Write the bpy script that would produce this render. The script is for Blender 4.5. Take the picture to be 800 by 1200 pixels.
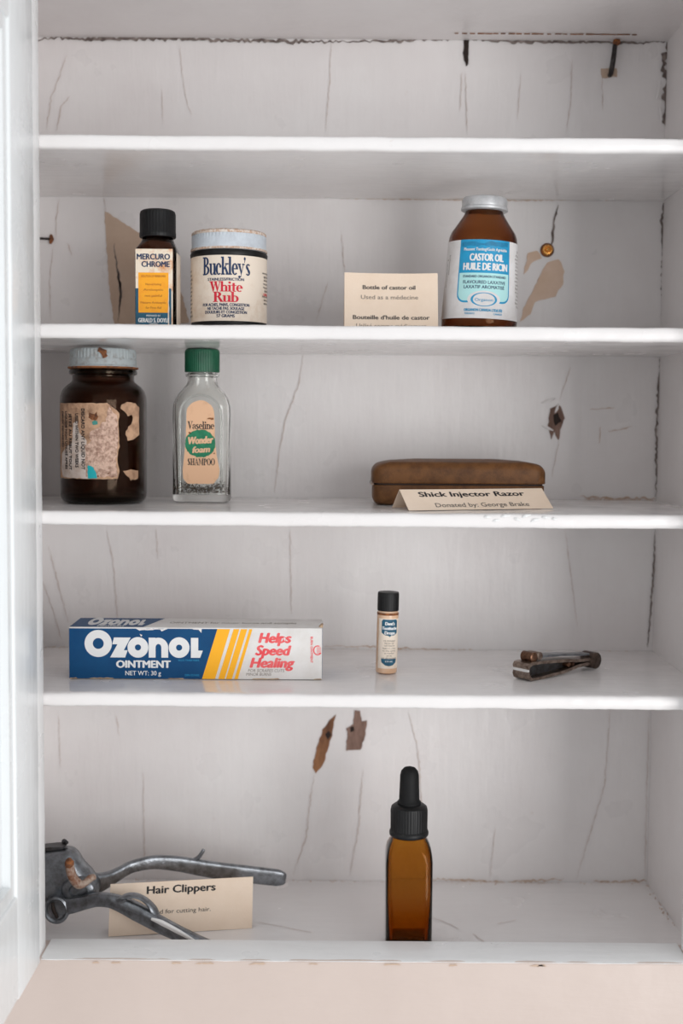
import bpy, bmesh, math, random
from mathutils import Vector, Matrix, noise

random.seed(7)
for o in list(bpy.data.objects):
    bpy.data.objects.remove(o, do_unlink=True)
scene = bpy.context.scene
COL = scene.collection
Z0 = 1.50            # eye height of the camera, metres; cabinet heights are measured from here
MM = 0.001
PI = math.pi

# ---------------------------------------------------------------- camera
cam_data = bpy.data.cameras.new('camera')
cam = bpy.data.objects.new('camera', cam_data)
COL.objects.link(cam)
scene.camera = cam
cam_data.sensor_fit = 'VERTICAL'
cam_data.sensor_height = 36.0
cam_data.lens = 1500.0 / 1200.0 * 36.0
cam_data.clip_start = 0.02
PITCH = math.atan(100.0 / 1500.0)
cam.matrix_world = (Matrix.Translation((0, -0.835, Z0)) @ Matrix.Rotation(PI / 2 - PITCH, 4, 'X')
                    @ Matrix.Rotation(math.radians(0.42), 4, 'Z'))
cam_data.dof.use_dof = True
cam_data.dof.focus_distance = 0.905
cam_data.dof.aperture_fstop = 4.5

# ---------------------------------------------------------------- world, window light, exposure
world = bpy.data.worlds.new('World')
scene.world = world
world.use_nodes = True
bg = world.node_tree.nodes['Background']
bg.inputs[0].default_value = (0.955, 0.975, 1.0, 1)
bg.inputs[1].default_value = 0.74


def area_light(name, loc, target, sx, sy, power, color):
    ld = bpy.data.lights.new(name, 'AREA')
    ld.shape = 'RECTANGLE'
    ld.size, ld.size_y = sx, sy
    ld.energy = power
    ld.color = color
    lo = bpy.data.objects.new(name, ld)
    COL.objects.link(lo)
    lo.location = loc
    lo.rotation_euler = (Vector(target) - Vector(loc)).to_track_quat('-Z', 'Y').to_euler()
    return lo


area_light('window_daylight', (1.35, -2.3, Z0 - 0.40), (0.05, 0.1, Z0 - 0.15), 1.2, 2.0, 38, (1.0, 0.99, 0.98))

vs = scene.view_settings
vs.view_transform = 'Standard'
vs.look = 'None'
vs.gamma = 1.0
vs.use_curve_mapping = False
vs.exposure = 0.06
scene.cycles.max_bounces = 16
scene.cycles.transmission_bounces = 12
scene.cycles.glossy_bounces = 6
scene.cycles.diffuse_bounces = 6
scene.cycles.transparent_max_bounces = 12

# ---------------------------------------------------------------- materials
def srgb(r, g, b):
    f = lambda c: (c / 255 / 12.92) if c / 255 <= 0.04045 else ((c / 255 + 0.055) / 1.055) ** 2.4
    return (f(r), f(g), f(b), 1)


def new_mat(name):
    m = bpy.data.materials.new(name)
    m.use_nodes = True
    nt = m.node_tree
    return m, nt, nt.nodes['Principled BSDF']


def node(nt, kind, **kw):
    n = nt.nodes.new(kind)
    for k, v in kw.items():
        n.inputs[k].default_value = v
    return n


def ramp(nt, src, p0, p1, c0, c1):
    r = nt.nodes.new('ShaderNodeValToRGB')
    r.color_ramp.elements[0].position, r.color_ramp.elements[1].position = p0, p1
    r.color_ramp.elements[0].color, r.color_ramp.elements[1].color = c0, c1
    nt.links.new(src, r.inputs[0])
    return r


def mat(name, c, c2=None, rough=0.5, scale=60, bump=0.0, bscale=200, metal=0.0, spec=0.5, lo=0.4, hi=0.65, stretch=(1, 1, 1), coat=0.0):
    """plain procedural material: base colour, optional second colour in noise patches, optional fine relief"""
    m, nt, p = new_mat(name)
    p.inputs['Roughness'].default_value = rough
    p.inputs['Metallic'].default_value = metal
    p.inputs['Specular IOR Level'].default_value = spec
    p.inputs['Coat Weight'].default_value = coat
    p.inputs['Base Color'].default_value = c
    tc = nt.nodes.new('ShaderNodeTexCoord')
    mp = nt.nodes.new('ShaderNodeMapping')
    mp.inputs['Scale'].default_value = stretch
    nt.links.new(tc.outputs['Object'], mp.inputs[0])
    if c2 is not None:
        nz = node(nt, 'ShaderNodeTexNoise', Scale=scale, Detail=6.0, Roughness=0.65)
        nt.links.new(mp.outputs[0], nz.inputs['Vector'])
        r = ramp(nt, nz.outputs[0], lo, hi, c, c2)
        nt.links.new(r.outputs[0], p.inputs['Base Color'])
    if bump:
        nb = node(nt, 'ShaderNodeTexNoise', Scale=bscale, Detail=5.0)
        nt.links.new(mp.outputs[0], nb.inputs['Vector'])
        b = node(nt, 'ShaderNodeBump', Strength=bump, Distance=0.001)
        nt.links.new(nb.outputs[0], b.inputs['Height'])
        nt.links.new(b.outputs[0], p.inputs['Normal'])
    return m


def paint(name, c, c2, c3, rough=0.3, brush=(1, 1, 0.18), bump=0.35):
    """old gloss paint: two broad tints, small rusty flecks, brush-stroke and lump relief"""
    m, nt, p = new_mat(name)
    tc = nt.nodes.new('ShaderNodeTexCoord')
    mp = nt.nodes.new('ShaderNodeMapping')
    mp.inputs['Scale'].default_value = brush
    nt.links.new(tc.outputs['Object'], mp.inputs[0])
    n1 = node(nt, 'ShaderNodeTexNoise', Scale=9.0, Detail=5.0, Roughness=0.6)
    nt.links.new(tc.outputs['Object'], n1.inputs['Vector'])
    r1 = ramp(nt, n1.outputs[0], 0.35, 0.68, c, c2)
    n2 = node(nt, 'ShaderNodeTexNoise', Scale=55.0, Detail=8.0, Roughness=0.75)
    nt.links.new(tc.outputs['Object'], n2.inputs['Vector'])
    r2 = ramp(nt, n2.outputs[0], 0.66, 0.76, (0, 0, 0, 1), (0.55, 0.55, 0.55, 1))
    mx = nt.nodes.new('ShaderNodeMixRGB')
    nt.links.new(r2.outputs[0], mx.inputs[0])
    nt.links.new(r1.outputs[0], mx.inputs[1])
    mx.inputs[2].default_value = c3
    nt.links.new(mx.outputs[0], p.inputs['Base Color'])
    n3 = node(nt, 'ShaderNodeTexNoise', Scale=130.0, Detail=4.0)
    nt.links.new(mp.outputs[0], n3.inputs['Vector'])
    n4 = node(nt, 'ShaderNodeTexNoise', Scale=22.0, Detail=4.0)
    nt.links.new(tc.outputs['Object'], n4.inputs['Vector'])
    b1 = node(nt, 'ShaderNodeBump', Strength=bump, Distance=0.0012)
    nt.links.new(n3.outputs[0], b1.inputs['Height'])
    b2 = node(nt, 'ShaderNodeBump', Strength=bump * 0.8, Distance=0.004)
    nt.links.new(n4.outputs[0], b2.inputs['Height'])
    nt.links.new(b1.outputs[0], b2.inputs['Normal'])
    nt.links.new(b2.outputs[0], p.inputs['Normal'])
    r5 = ramp(nt, n4.outputs[0], 0.3, 0.7, (rough - 0.06,) * 3 + (1,), (rough + 0.12,) * 3 + (1,))
    nt.links.new(r5.outputs[0], p.inputs['Roughness'])
    return m


def glass(name, c, rough=0.03, ior=1.5, tint=(1, 1, 1, 1), absorb=None):
    m, nt, p = new_mat(name)
    p.inputs['Base Color'].default_value = c
    p.inputs['Roughness'].default_value = rough
    p.inputs['IOR'].default_value = ior
    p.inputs['Specular Tint'].default_value = tint
    p.inputs['Transmission Weight'].default_value = 1.0
    if absorb:
        va = nt.nodes.new('ShaderNodeVolumeAbsorption')
        va.inputs['Color'].default_value = absorb
        va.inputs['Density'].default_value = 1000.0      # light lost per metre of glass
        nt.links.new(va.outputs[0], nt.nodes['Material Output'].inputs['Volume'])
    return m


M = {}
M['paint_back'] = paint('paint_back', srgb(231, 228, 227), srgb(224, 219, 218), srgb(202, 184, 172), 0.3)
M['paint_side'] = paint('paint_side', srgb(230, 226, 225), srgb(223, 218, 217), srgb(200, 182, 168), 0.34)
M['paint_shelf'] = paint('paint_shelf', srgb(236, 233, 232), srgb(230, 226, 225), srgb(205, 184, 168), 0.17, (0.18, 1, 1), 0.16)
M['paint_edge'] = paint('paint_edge', srgb(238, 238, 238), srgb(233, 233, 232), srgb(225, 215, 205), 0.3, (0.18, 1, 1))
M['paint_door'] = paint('paint_door', srgb(236, 239, 240), srgb(232, 235, 236), srgb(228, 230, 230), 0.2, (1, 1, 0.15), 0.25)
M['paint_rail'] = paint('paint_rail', srgb(205, 189, 180), srgb(200, 184, 175), srgb(216, 203, 196), 0.4, (0.2, 1, 1))
M['wall_paint'] = paint('wall_paint', srgb(232, 217, 208), srgb(228, 212, 203), srgb(236, 224, 216), 0.5, (1, 1, 1))
M['gap'] = mat('gap', srgb(92, 80, 76), srgb(150, 138, 132), 0.9, scale=160)
M['crack'] = mat('crack', srgb(202, 188, 181), srgb(217, 210, 207), 0.8, scale=120)
M['grime'] = mat('grime', srgb(188, 160, 138), srgb(214, 202, 194), 0.9, scale=260)
M['bare_tan'] = mat('bare_tan', srgb(196, 172, 152), srgb(190, 164, 144), 0.75, scale=40, bump=0.2)  # tan for worn streaks; on the left patch its darker tone is painted shade
M['bare_pale'] = mat('bare_pale', srgb(222, 196, 176), srgb(214, 186, 162), 0.75, scale=40, bump=0.2)  # lighter copy of the bare tan, for the unshaded patches
M['bare_wood'] = mat('bare_wood', srgb(150, 104, 70), srgb(96, 62, 44), 0.85, scale=90, bump=0.6, stretch=(1, 1, 0.3))
M['bare_grey'] = mat('bare_grey', srgb(140, 112, 100), srgb(98, 74, 64), 0.85, scale=90, bump=0.6, stretch=(1, 1, 0.3))
M['dark_hole'] = mat('dark_hole', srgb(44, 34, 30), rough=0.95)
M['corroded'] = mat('corroded', srgb(170, 152, 138), srgb(120, 74, 48), 0.7, scale=140, bump=0.8, bscale=500, lo=0.42, hi=0.6)
M['rust'] = mat('rust', srgb(150, 92, 50), srgb(78, 48, 34), 0.8, scale=300, bump=0.6, bscale=700)
M['iron'] = mat('iron', srgb(74, 70, 70), srgb(52, 46, 44), 0.5, scale=300, metal=0.7)
M['brass'] = mat('brass', srgb(236, 176, 90), srgb(190, 120, 56), 0.25, scale=400, metal=0.7)
M['amber'] = glass('amber', (0.97, 0.93, 0.86, 1), tint=(0.45, 0.32, 0.2, 1), absorb=(0.83, 0.62, 0.06, 1))
M['amber_dark'] = glass('amber_dark', (0.90, 0.84, 0.80, 1), absorb=(0.42, 0.16, 0.0, 1), tint=(0.4, 0.3, 0.22, 1))
M['amber_mid'] = glass('amber_mid', (0.95, 0.90, 0.84, 1), absorb=(0.66, 0.36, 0.02, 1), tint=(0.45, 0.32, 0.2, 1))
M['clear_glass'] = glass('clear_glass', (0.95, 0.96, 0.94, 1), 0.05)
M['black_plastic'] = mat('black_plastic', srgb(17, 17, 18), srgb(22, 22, 23), 0.45, scale=80, spec=0.3)
M['black_rubber'] = mat('black_rubber', srgb(16, 16, 17), srgb(21, 21, 22), 0.6, scale=90, spec=0.25)
M['green_plastic'] = mat('green_plastic', srgb(8, 92, 62), srgb(4, 76, 52), 0.4, scale=60)
M['white_lid'] = mat('white_lid', srgb(206, 214, 222), srgb(180, 186, 194), 0.4, scale=110, lo=0.45, hi=0.8)
M['lid_rust'] = mat('lid_rust', srgb(190, 156, 132), srgb(222, 214, 206), 0.7, scale=500, lo=0.42, hi=0.6)
M['lid_grey'] = mat('lid_grey', srgb(176, 184, 186), srgb(140, 132, 126), 0.45, scale=230, lo=0.5, hi=0.75)
M['tin_lid'] = mat('tin_lid', srgb(205, 206, 208), srgb(182, 184, 186), 0.35, scale=150, metal=0.35)
M['paper_cream'] = mat('paper_cream', srgb(232, 218, 202), srgb(212, 188, 164), 0.7, scale=70, lo=0.52, hi=0.78)
M['paper_stained'] = mat('paper_stained', srgb(238, 224, 204), srgb(216, 150, 96), 0.7, scale=75, lo=0.49, hi=0.66)
M['paper_white'] = mat('paper_white', srgb(228, 226, 226), srgb(216, 212, 210), 0.6, scale=60)
M['card_stock'] = mat('card_stock', srgb(240, 220, 200), srgb(234, 212, 190), 0.85, scale=25, bump=0.08, bscale=900)
M['paper_old'] = mat('paper_old', srgb(196, 158, 128), srgb(150, 116, 92), 0.85, scale=130, bump=0.4, bscale=500)
M['paper_torn'] = mat('paper_torn', srgb(216, 184, 166), srgb(142, 108, 92), 0.95, scale=330, bump=0.9, bscale=700, lo=0.42, hi=0.68)
M['paper_grey'] = mat('paper_grey', srgb(214, 202, 194), srgb(190, 170, 156), 0.85, scale=120, bump=0.3)
M['peach'] = mat('peach', srgb(230, 186, 150), srgb(206, 158, 124), 0.7, scale=130, lo=0.55, hi=0.8)
M['ink_black'] = mat('ink_black', srgb(38, 36, 38), rough=0.7)
M['ink_grey'] = mat('ink_grey', srgb(92, 86, 82), rough=0.8)
M['ink_soft'] = mat('ink_soft', srgb(128, 118, 110), rough=0.8)
M['ink_navy'] = mat('ink_navy', srgb(14, 44, 84), rough=0.6)
M['ink_blue'] = mat('ink_blue', srgb(8, 82, 124), rough=0.55)
M['ink_teal'] = mat('ink_teal', srgb(30, 92, 118), srgb(20, 74, 98), 0.6, scale=200)
M['ink_red'] = mat('ink_red', srgb(206, 26, 52), rough=0.6)
M['ink_coral'] = mat('ink_coral', srgb(230, 72, 80), srgb(236, 110, 110), 0.6, scale=120)
M['ink_cyan'] = mat('ink_cyan', srgb(20, 152, 200), srgb(30, 140, 184), 0.5, scale=120)
M['ink_pale'] = mat('ink_pale', srgb(178, 226, 226), rough=0.55)
M['ink_yellow'] = mat('ink_yellow', srgb(252, 172, 30), srgb(240, 146, 30), 0.6, scale=140, lo=0.5, hi=0.8)
M['ink_amber'] = mat('ink_amber', srgb(250, 178, 12), rough=0.45)
M['ink_white'] = mat('ink_white', srgb(226, 226, 226), rough=0.6)
M['ink_brown'] = mat('ink_brown', srgb(172, 106, 34), rough=0.7)
M['ink_green'] = mat('ink_green', srgb(12, 112, 78), srgb(30, 132, 92), 0.6, scale=220)
M['ink_aqua'] = mat('ink_aqua', srgb(20, 174, 182), rough=0.5)
M['box_blue'] = mat('box_blue', srgb(2, 66, 112), srgb(4, 72, 118), 0.5, scale=60, spec=0.25)
M['box_white'] = mat('box_white', srgb(226, 224, 222), srgb(216, 212, 208), 0.45, scale=50)
M['box_torn'] = mat('box_torn', srgb(196, 170, 142), srgb(160, 130, 104), 0.9, scale=300)
M['peach_liquid'] = mat('peach_liquid', srgb(222, 190, 162), srgb(206, 168, 134), 0.5, scale=60)
M['leather'] = mat('leather', srgb(112, 73, 38), srgb(86, 54, 27), 0.52, scale=120, bump=0.25, bscale=900, spec=0.3)
M['leather_dark'] = mat('leather_dark', srgb(46, 32, 26), rough=0.7)
M['steel'] = mat('steel', srgb(138, 142, 147), srgb(84, 84, 86), 0.3, scale=150, bump=0.15, bscale=500, metal=0.85, lo=0.4, hi=0.75)
M['steel_dark'] = mat('steel_dark', srgb(76, 76, 78), srgb(54, 50, 48), 0.45, scale=200, metal=0.7)
M['bronze'] = mat('bronze', srgb(156, 140, 128), srgb(98, 80, 70), 0.28, scale=200, metal=0.85)
M['bronze_dark'] = mat('bronze_dark', srgb(96, 82, 74), srgb(60, 46, 40), 0.4, scale=300, metal=0.8, bump=0.4, bscale=900)
M['copper'] = mat('copper', srgb(122, 90, 70), srgb(80, 56, 44), 0.35, scale=260, metal=0.85)
M['bright_steel'] = mat('bright_steel', srgb(226, 224, 222), rough=0.3, metal=0.3)
M['speck'] = mat('speck', srgb(70, 58, 44), srgb(110, 92, 72), 0.9, scale=500)
M['peach_glass'] = mat('peach_glass', srgb(226, 192, 164), srgb(214, 172, 138), 0.12, scale=60)
M['ink_deep'] = mat('ink_deep', srgb(18, 128, 172), srgb(14, 112, 150), 0.5, scale=200)

# ---------------------------------------------------------------- mesh helpers (all shapes are drawn in millimetres)
def link(name, verts, faces, material, parent=None, smooth=40, kind=None, label=None):
    me = bpy.data.meshes.new(name)
    me.from_pydata([(v[0] * MM, v[1] * MM, v[2] * MM) for v in verts], [], faces)
    bm = bmesh.new()
    bm.from_mesh(me)
    bmesh.ops.recalc_face_normals(bm, faces=bm.faces)
    bm.to_mesh(me)
    bm.free()
    if smooth:
        me.shade_smooth()
        me.set_sharp_from_angle(angle=math.radians(smooth))
    me.materials.append(M[material])
    o = bpy.data.objects.new(name, me)
    COL.objects.link(o)
    if parent is not None:
        o.parent = parent
    if kind:
        o['kind'] = kind
    if label:
        o['label'] = label
    return o


def thing(name, label, cat, loc, rotz=0.0, group=None, rot=None):
    o = bpy.data.objects.new(name, None)
    o.empty_display_size = 0.02
    COL.objects.link(o)
    o.location = loc
    o.rotation_euler = rot if rot else (0, 0, rotz)
    o['label'] = label
    o['category'] = cat
    if group:
        o['group'] = group
    return o


class MB:
    """collects shapes in millimetres, builds ONE mesh object"""
    def __init__(self):
        self.v, self.f = [], []

    def add(self, verts, faces):
        b = len(self.v)
        self.v += [tuple(v) for v in verts]
        self.f += [tuple(i + b for i in f) for f in faces]

    def loft(self, rings, cap0=True, cap1=True, close=False):
        n = len(rings[0])
        vs = [p for r in rings for p in r]
        fs = []
        m = len(rings)
        for i in range(m if close else m - 1):
            a, b = i * n, ((i + 1) % m) * n
            for j in range(n):
                k = (j + 1) % n
                fs.append((a + j, a + k, b + k, b + j))
        if not close:
            if cap0:
                fs.append(tuple(range(n))[::-1])
            if cap1:
                fs.append(tuple((m - 1) * n + j for j in range(n)))
        self.add(vs, fs)

    def lathe(self, prof, n=48, cx=0, cy=0, ribs=None):
        """prof: (radius, z) pairs; ribs: (first index, last index, count, depth)"""
        rings = []
        if ribs:
            n = ribs[2] * 4
        for i, (r, z) in enumerate(prof):
            ring = []
            for j in range(n):
                a = 2 * PI * j / n
                rr = r
                if ribs and ribs[0] <= i <= ribs[1]:
                    rr = r - ribs[3] * (0.5 + 0.5 * math.cos(ribs[2] * a))
                ring.append((cx + rr * math.cos(a), cy + rr * math.sin(a), z))
            rings.append(ring)
        self.loft(rings)

    def box(self, x0, x1, y0, y1, z0, z1):
        self.add([(x, y, z) for x in (x0, x1) for y in (y0, y1) for z in (z0, z1)],
                 [(0, 1, 3, 2), (4, 6, 7, 5), (0, 4, 5, 1), (2, 3, 7, 6), (0, 2, 6, 4), (1, 5, 7, 3)])

    def tube(self, pts, radii, n=12, up=(0, 0, 1), sub=6, sq=1.0):
        """swept tube through pts; radii: (half width across, half height) per point"""
        P = [Vector(p) for p in pts]
        R = [r if isinstance(r, tuple) else (r, r) for r in radii]
        Q, RR = [], []
        for i in range(len(P) - 1):
            p0, p1, p2, p3 = P[max(i - 1, 0)], P[i], P[i + 1], P[min(i + 2, len(P) - 1)]
            for s in range(sub):
                t = s / sub
                Q.append(0.5 * ((2 * p1) + (p2 - p0) * t + (2 * p0 - 5 * p1 + 4 * p2 - p3) * t * t + (3 * p1 - p0 - 3 * p2 + p3) * t ** 3))
                RR.append((R[i][0] * (1 - t) + R[i + 1][0] * t, R[i][1] * (1 - t) + R[i + 1][1] * t))
        Q.append(P[-1]); RR.append(R[-1])
        rings = []
        U = Vector(up)
        for i, q in enumerate(Q):
            d = (Q[min(i + 1, len(Q) - 1)] - Q[max(i - 1, 0)]).normalized()
            s = d.cross(U).normalized()
            u = s.cross(d).normalized()
            pw = lambda c: math.copysign(abs(c) ** sq, c)
            rings.append([tuple(q + s * (RR[i][0] * pw(math.cos(2 * PI * (j + .5) / n))) + u * (RR[i][1] * pw(math.sin(2 * PI * (j + .5) / n)))) for j in range(n)])
        self.loft(rings)

    def extrude(self, poly, a, b, axis='y', inset=0.0):
        """flat polygon of (x, z) pairs pushed along y (or (x, y) pairs along z), edges rounded over by inset"""
        cx = sum(p[0] for p in poly) / len(poly)
        cz = sum(p[1] for p in poly) / len(poly)
        def ring(t, s):
            out = []
            for (x, z) in poly:
                dx, dz = x - cx, z - cz
                L = math.hypot(dx, dz) or 1
                x2, z2 = x - dx / L * s, z - dz / L * s
                out.append((x2, t, z2) if axis == 'y' else (x2, z2, t))
            return out
        if inset:
            self.loft([ring(a, inset), ring(a + inset * 0.4, inset * 0.4), ring(a + inset, 0), ring(b - inset, 0), ring(b - inset * 0.4, inset * 0.4), ring(b, inset)])
        else:
            self.loft([ring(a, 0), ring(b, 0)])

    def build(self, name, material, parent=None, **kw):
        return link(name, self.v, self.f, material, parent, **kw)


def rrect(w, d, r, z, nc=6, cx=0, cy=0):
    r = min(r, w * 0.495, d * 0.495)
    out = []
    for q, (sx, sy) in enumerate(((1, 1), (-1, 1), (-1, -1), (1, -1))):
        for k in range(nc + 1):
            a = q * PI / 2 + k * PI / 2 / nc
            out.append((cx + sx * (w / 2 - r) + r * math.cos(a), cy + sy * (d / 2 - r) + r * math.sin(a), z))
    return out


# ---------------------------------------------------------------- print on surfaces
def flat_map(y, x0=0, z0=0):
    return lambda u, v, e: (x0 + u, y - e, z0 + v)


def cyl_map(R, z0=0, a0=0.0, taper=0.0):
    def f(u, v, e):
        r = R + taper * v
        a = a0 + u / R
        return ((r + e) * math.sin(a), -(r + e) * math.cos(a), z0 + v)
    return f


def print_on(name, polys, mapper, e, material, parent, step=None, **kw):
    """2-D polygons (concave allowed) laid on a surface by mapper, cut fine enough to follow a curve"""
    bm = bmesh.new()
    for pi, (vs_, fs_) in enumerate(polys):
        vv = [bm.verts.new((p[0], p[1], (p[2] if len(p) > 2 else 0) + (pi % 12) * 0.0035)) for p in vs_]
        for f in fs_:
            try:
                bm.faces.new([vv[i] for i in f])
            except ValueError:
                pass
    bmesh.ops.triangulate(bm, faces=bm.faces)
    if step:
        us = [v.co.x for v in bm.verts]
        u = math.ceil(min(us) / step) * step
        while u < max(us):
            g = list(bm.verts) + list(bm.edges) + list(bm.faces)
            bmesh.ops.bisect_plane(bm, geom=g, plane_co=(u, 0, 0), plane_no=(1, 0, 0))
            u += step
    bm.verts.index_update()
    verts = [mapper(v.co.x, v.co.y, e + v.co.z) for v in bm.verts]
    faces = [tuple(v.index for v in f.verts) for f in bm.faces]
    bm.free()
    return link(name, verts, faces, material, parent, smooth=0, **kw)


def poly(pts):
    return (pts, [tuple(range(len(pts)))])


def rect(x0, z0, x1, z1):
    return poly([(x0, z0), (x1, z0), (x1, z1), (x0, z1)])


def oval(cx, cz, rx, rz, n=32):
    return poly([(cx + rx * math.cos(2 * PI * i / n), cz + rz * math.sin(2 * PI * i / n)) for i in range(n)])


def arc(cx, cz, rx, rz, tx, tz, a0=0, a1=360, n=24):
    """ring sector with thicker sides than top and bottom when tx > tz"""
    o, i_ = [], []
    for k in range(n + 1):
        a = math.radians(a0 + (a1 - a0) * k / n)
        o.append((cx + rx * math.cos(a), cz + rz * math.sin(a)))
        i_.append((cx + (rx - tx) * math.cos(a), cz + (rz - tz) * math.sin(a)))
    vs_ = o + i_
    return (vs_, [(k, k + 1, n + 2 + k, n + 1 + k) for k in range(n)])


def rough_poly(pts, amp, step=1.0, seed=0):
    """irregular torn outline through pts"""
    rnd = random.Random(seed)
    out = []
    for i in range(len(pts)):
        a, b = Vector(pts[i]), Vector(pts[(i + 1) % len(pts)])
        k = max(1, int((b - a).length / step))
        for s in range(k):
            p = a.lerp(b, s / k)
            out.append((p.x + rnd.uniform(-amp, amp), p.y + rnd.uniform(-amp, amp)))
    return poly(out)


_fc = {}
CAP_H = 0.682
def text(s, width, height, cx, cz, bold=0.0, slant=0.0, rot=0.0, spacing=1.0):
    """bold lettering is several copies a hair apart"""
    if not bold:
        return _text(s, width, height, cx, cz, slant, rot, spacing)
    vs_, fs_ = [], []
    d = bold * height * 1.9
    lv = []
    for k, (dx, dz) in enumerate(((-d, 0), (0, 0), (d, 0), (0, d * .5), (0, -d * .5))):
        a, b = _text(s, width - 2 * d, height - d, cx + dx, cz + dz, slant, rot, spacing)
        n = len(vs_)
        vs_ = vs_ + [(p[0], p[1], k * 0.004) for p in a]
        fs_ = fs_ + [tuple(i + n for i in f) for f in b]
    return (vs_, fs_)


def _text(s, width, height, cx, cz, slant=0.0, rot=0.0, spacing=1.0):
    """sans lettering: fits caps height and total width in mm, centred at (cx, cz)"""
    key = (s, slant, spacing)
    if key not in _fc:
        cu = bpy.data.curves.new('lettering_tmp', 'FONT')
        cu.body = s
        cu.size = 1.0
        cu.shear = slant
        cu.space_character = spacing
        cu.resolution_u = 3
        ob = bpy.data.objects.new('lettering_tmp', cu)
        COL.objects.link(ob)
        dg = bpy.context.evaluated_depsgraph_get()
        me = bpy.data.meshes.new_from_object(ob.evaluated_get(dg))
        _fc[key] = ([(v.co.x, v.co.y) for v in me.vertices], [tuple(p.vertices) for p in me.polygons])
        bpy.data.objects.remove(ob)
        bpy.data.curves.remove(cu)
        bpy.data.meshes.remove(me)
    vs_, fs_ = _fc[key]
    x0, x1 = min(v[0] for v in vs_), max(v[0] for v in vs_)
    CAP = CAP_H
    sx, sz = width / (x1 - x0), height / CAP
    out = []
    ca, sa = math.cos(rot), math.sin(rot)
    for (x, y) in vs_:
        a, b = (x - (x0 + x1) / 2) * sx, (y - CAP / 2) * sz
        out.append((cx + a * ca - b * sa, cz + a * sa + b * ca))
    return (out, fs_)


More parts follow.
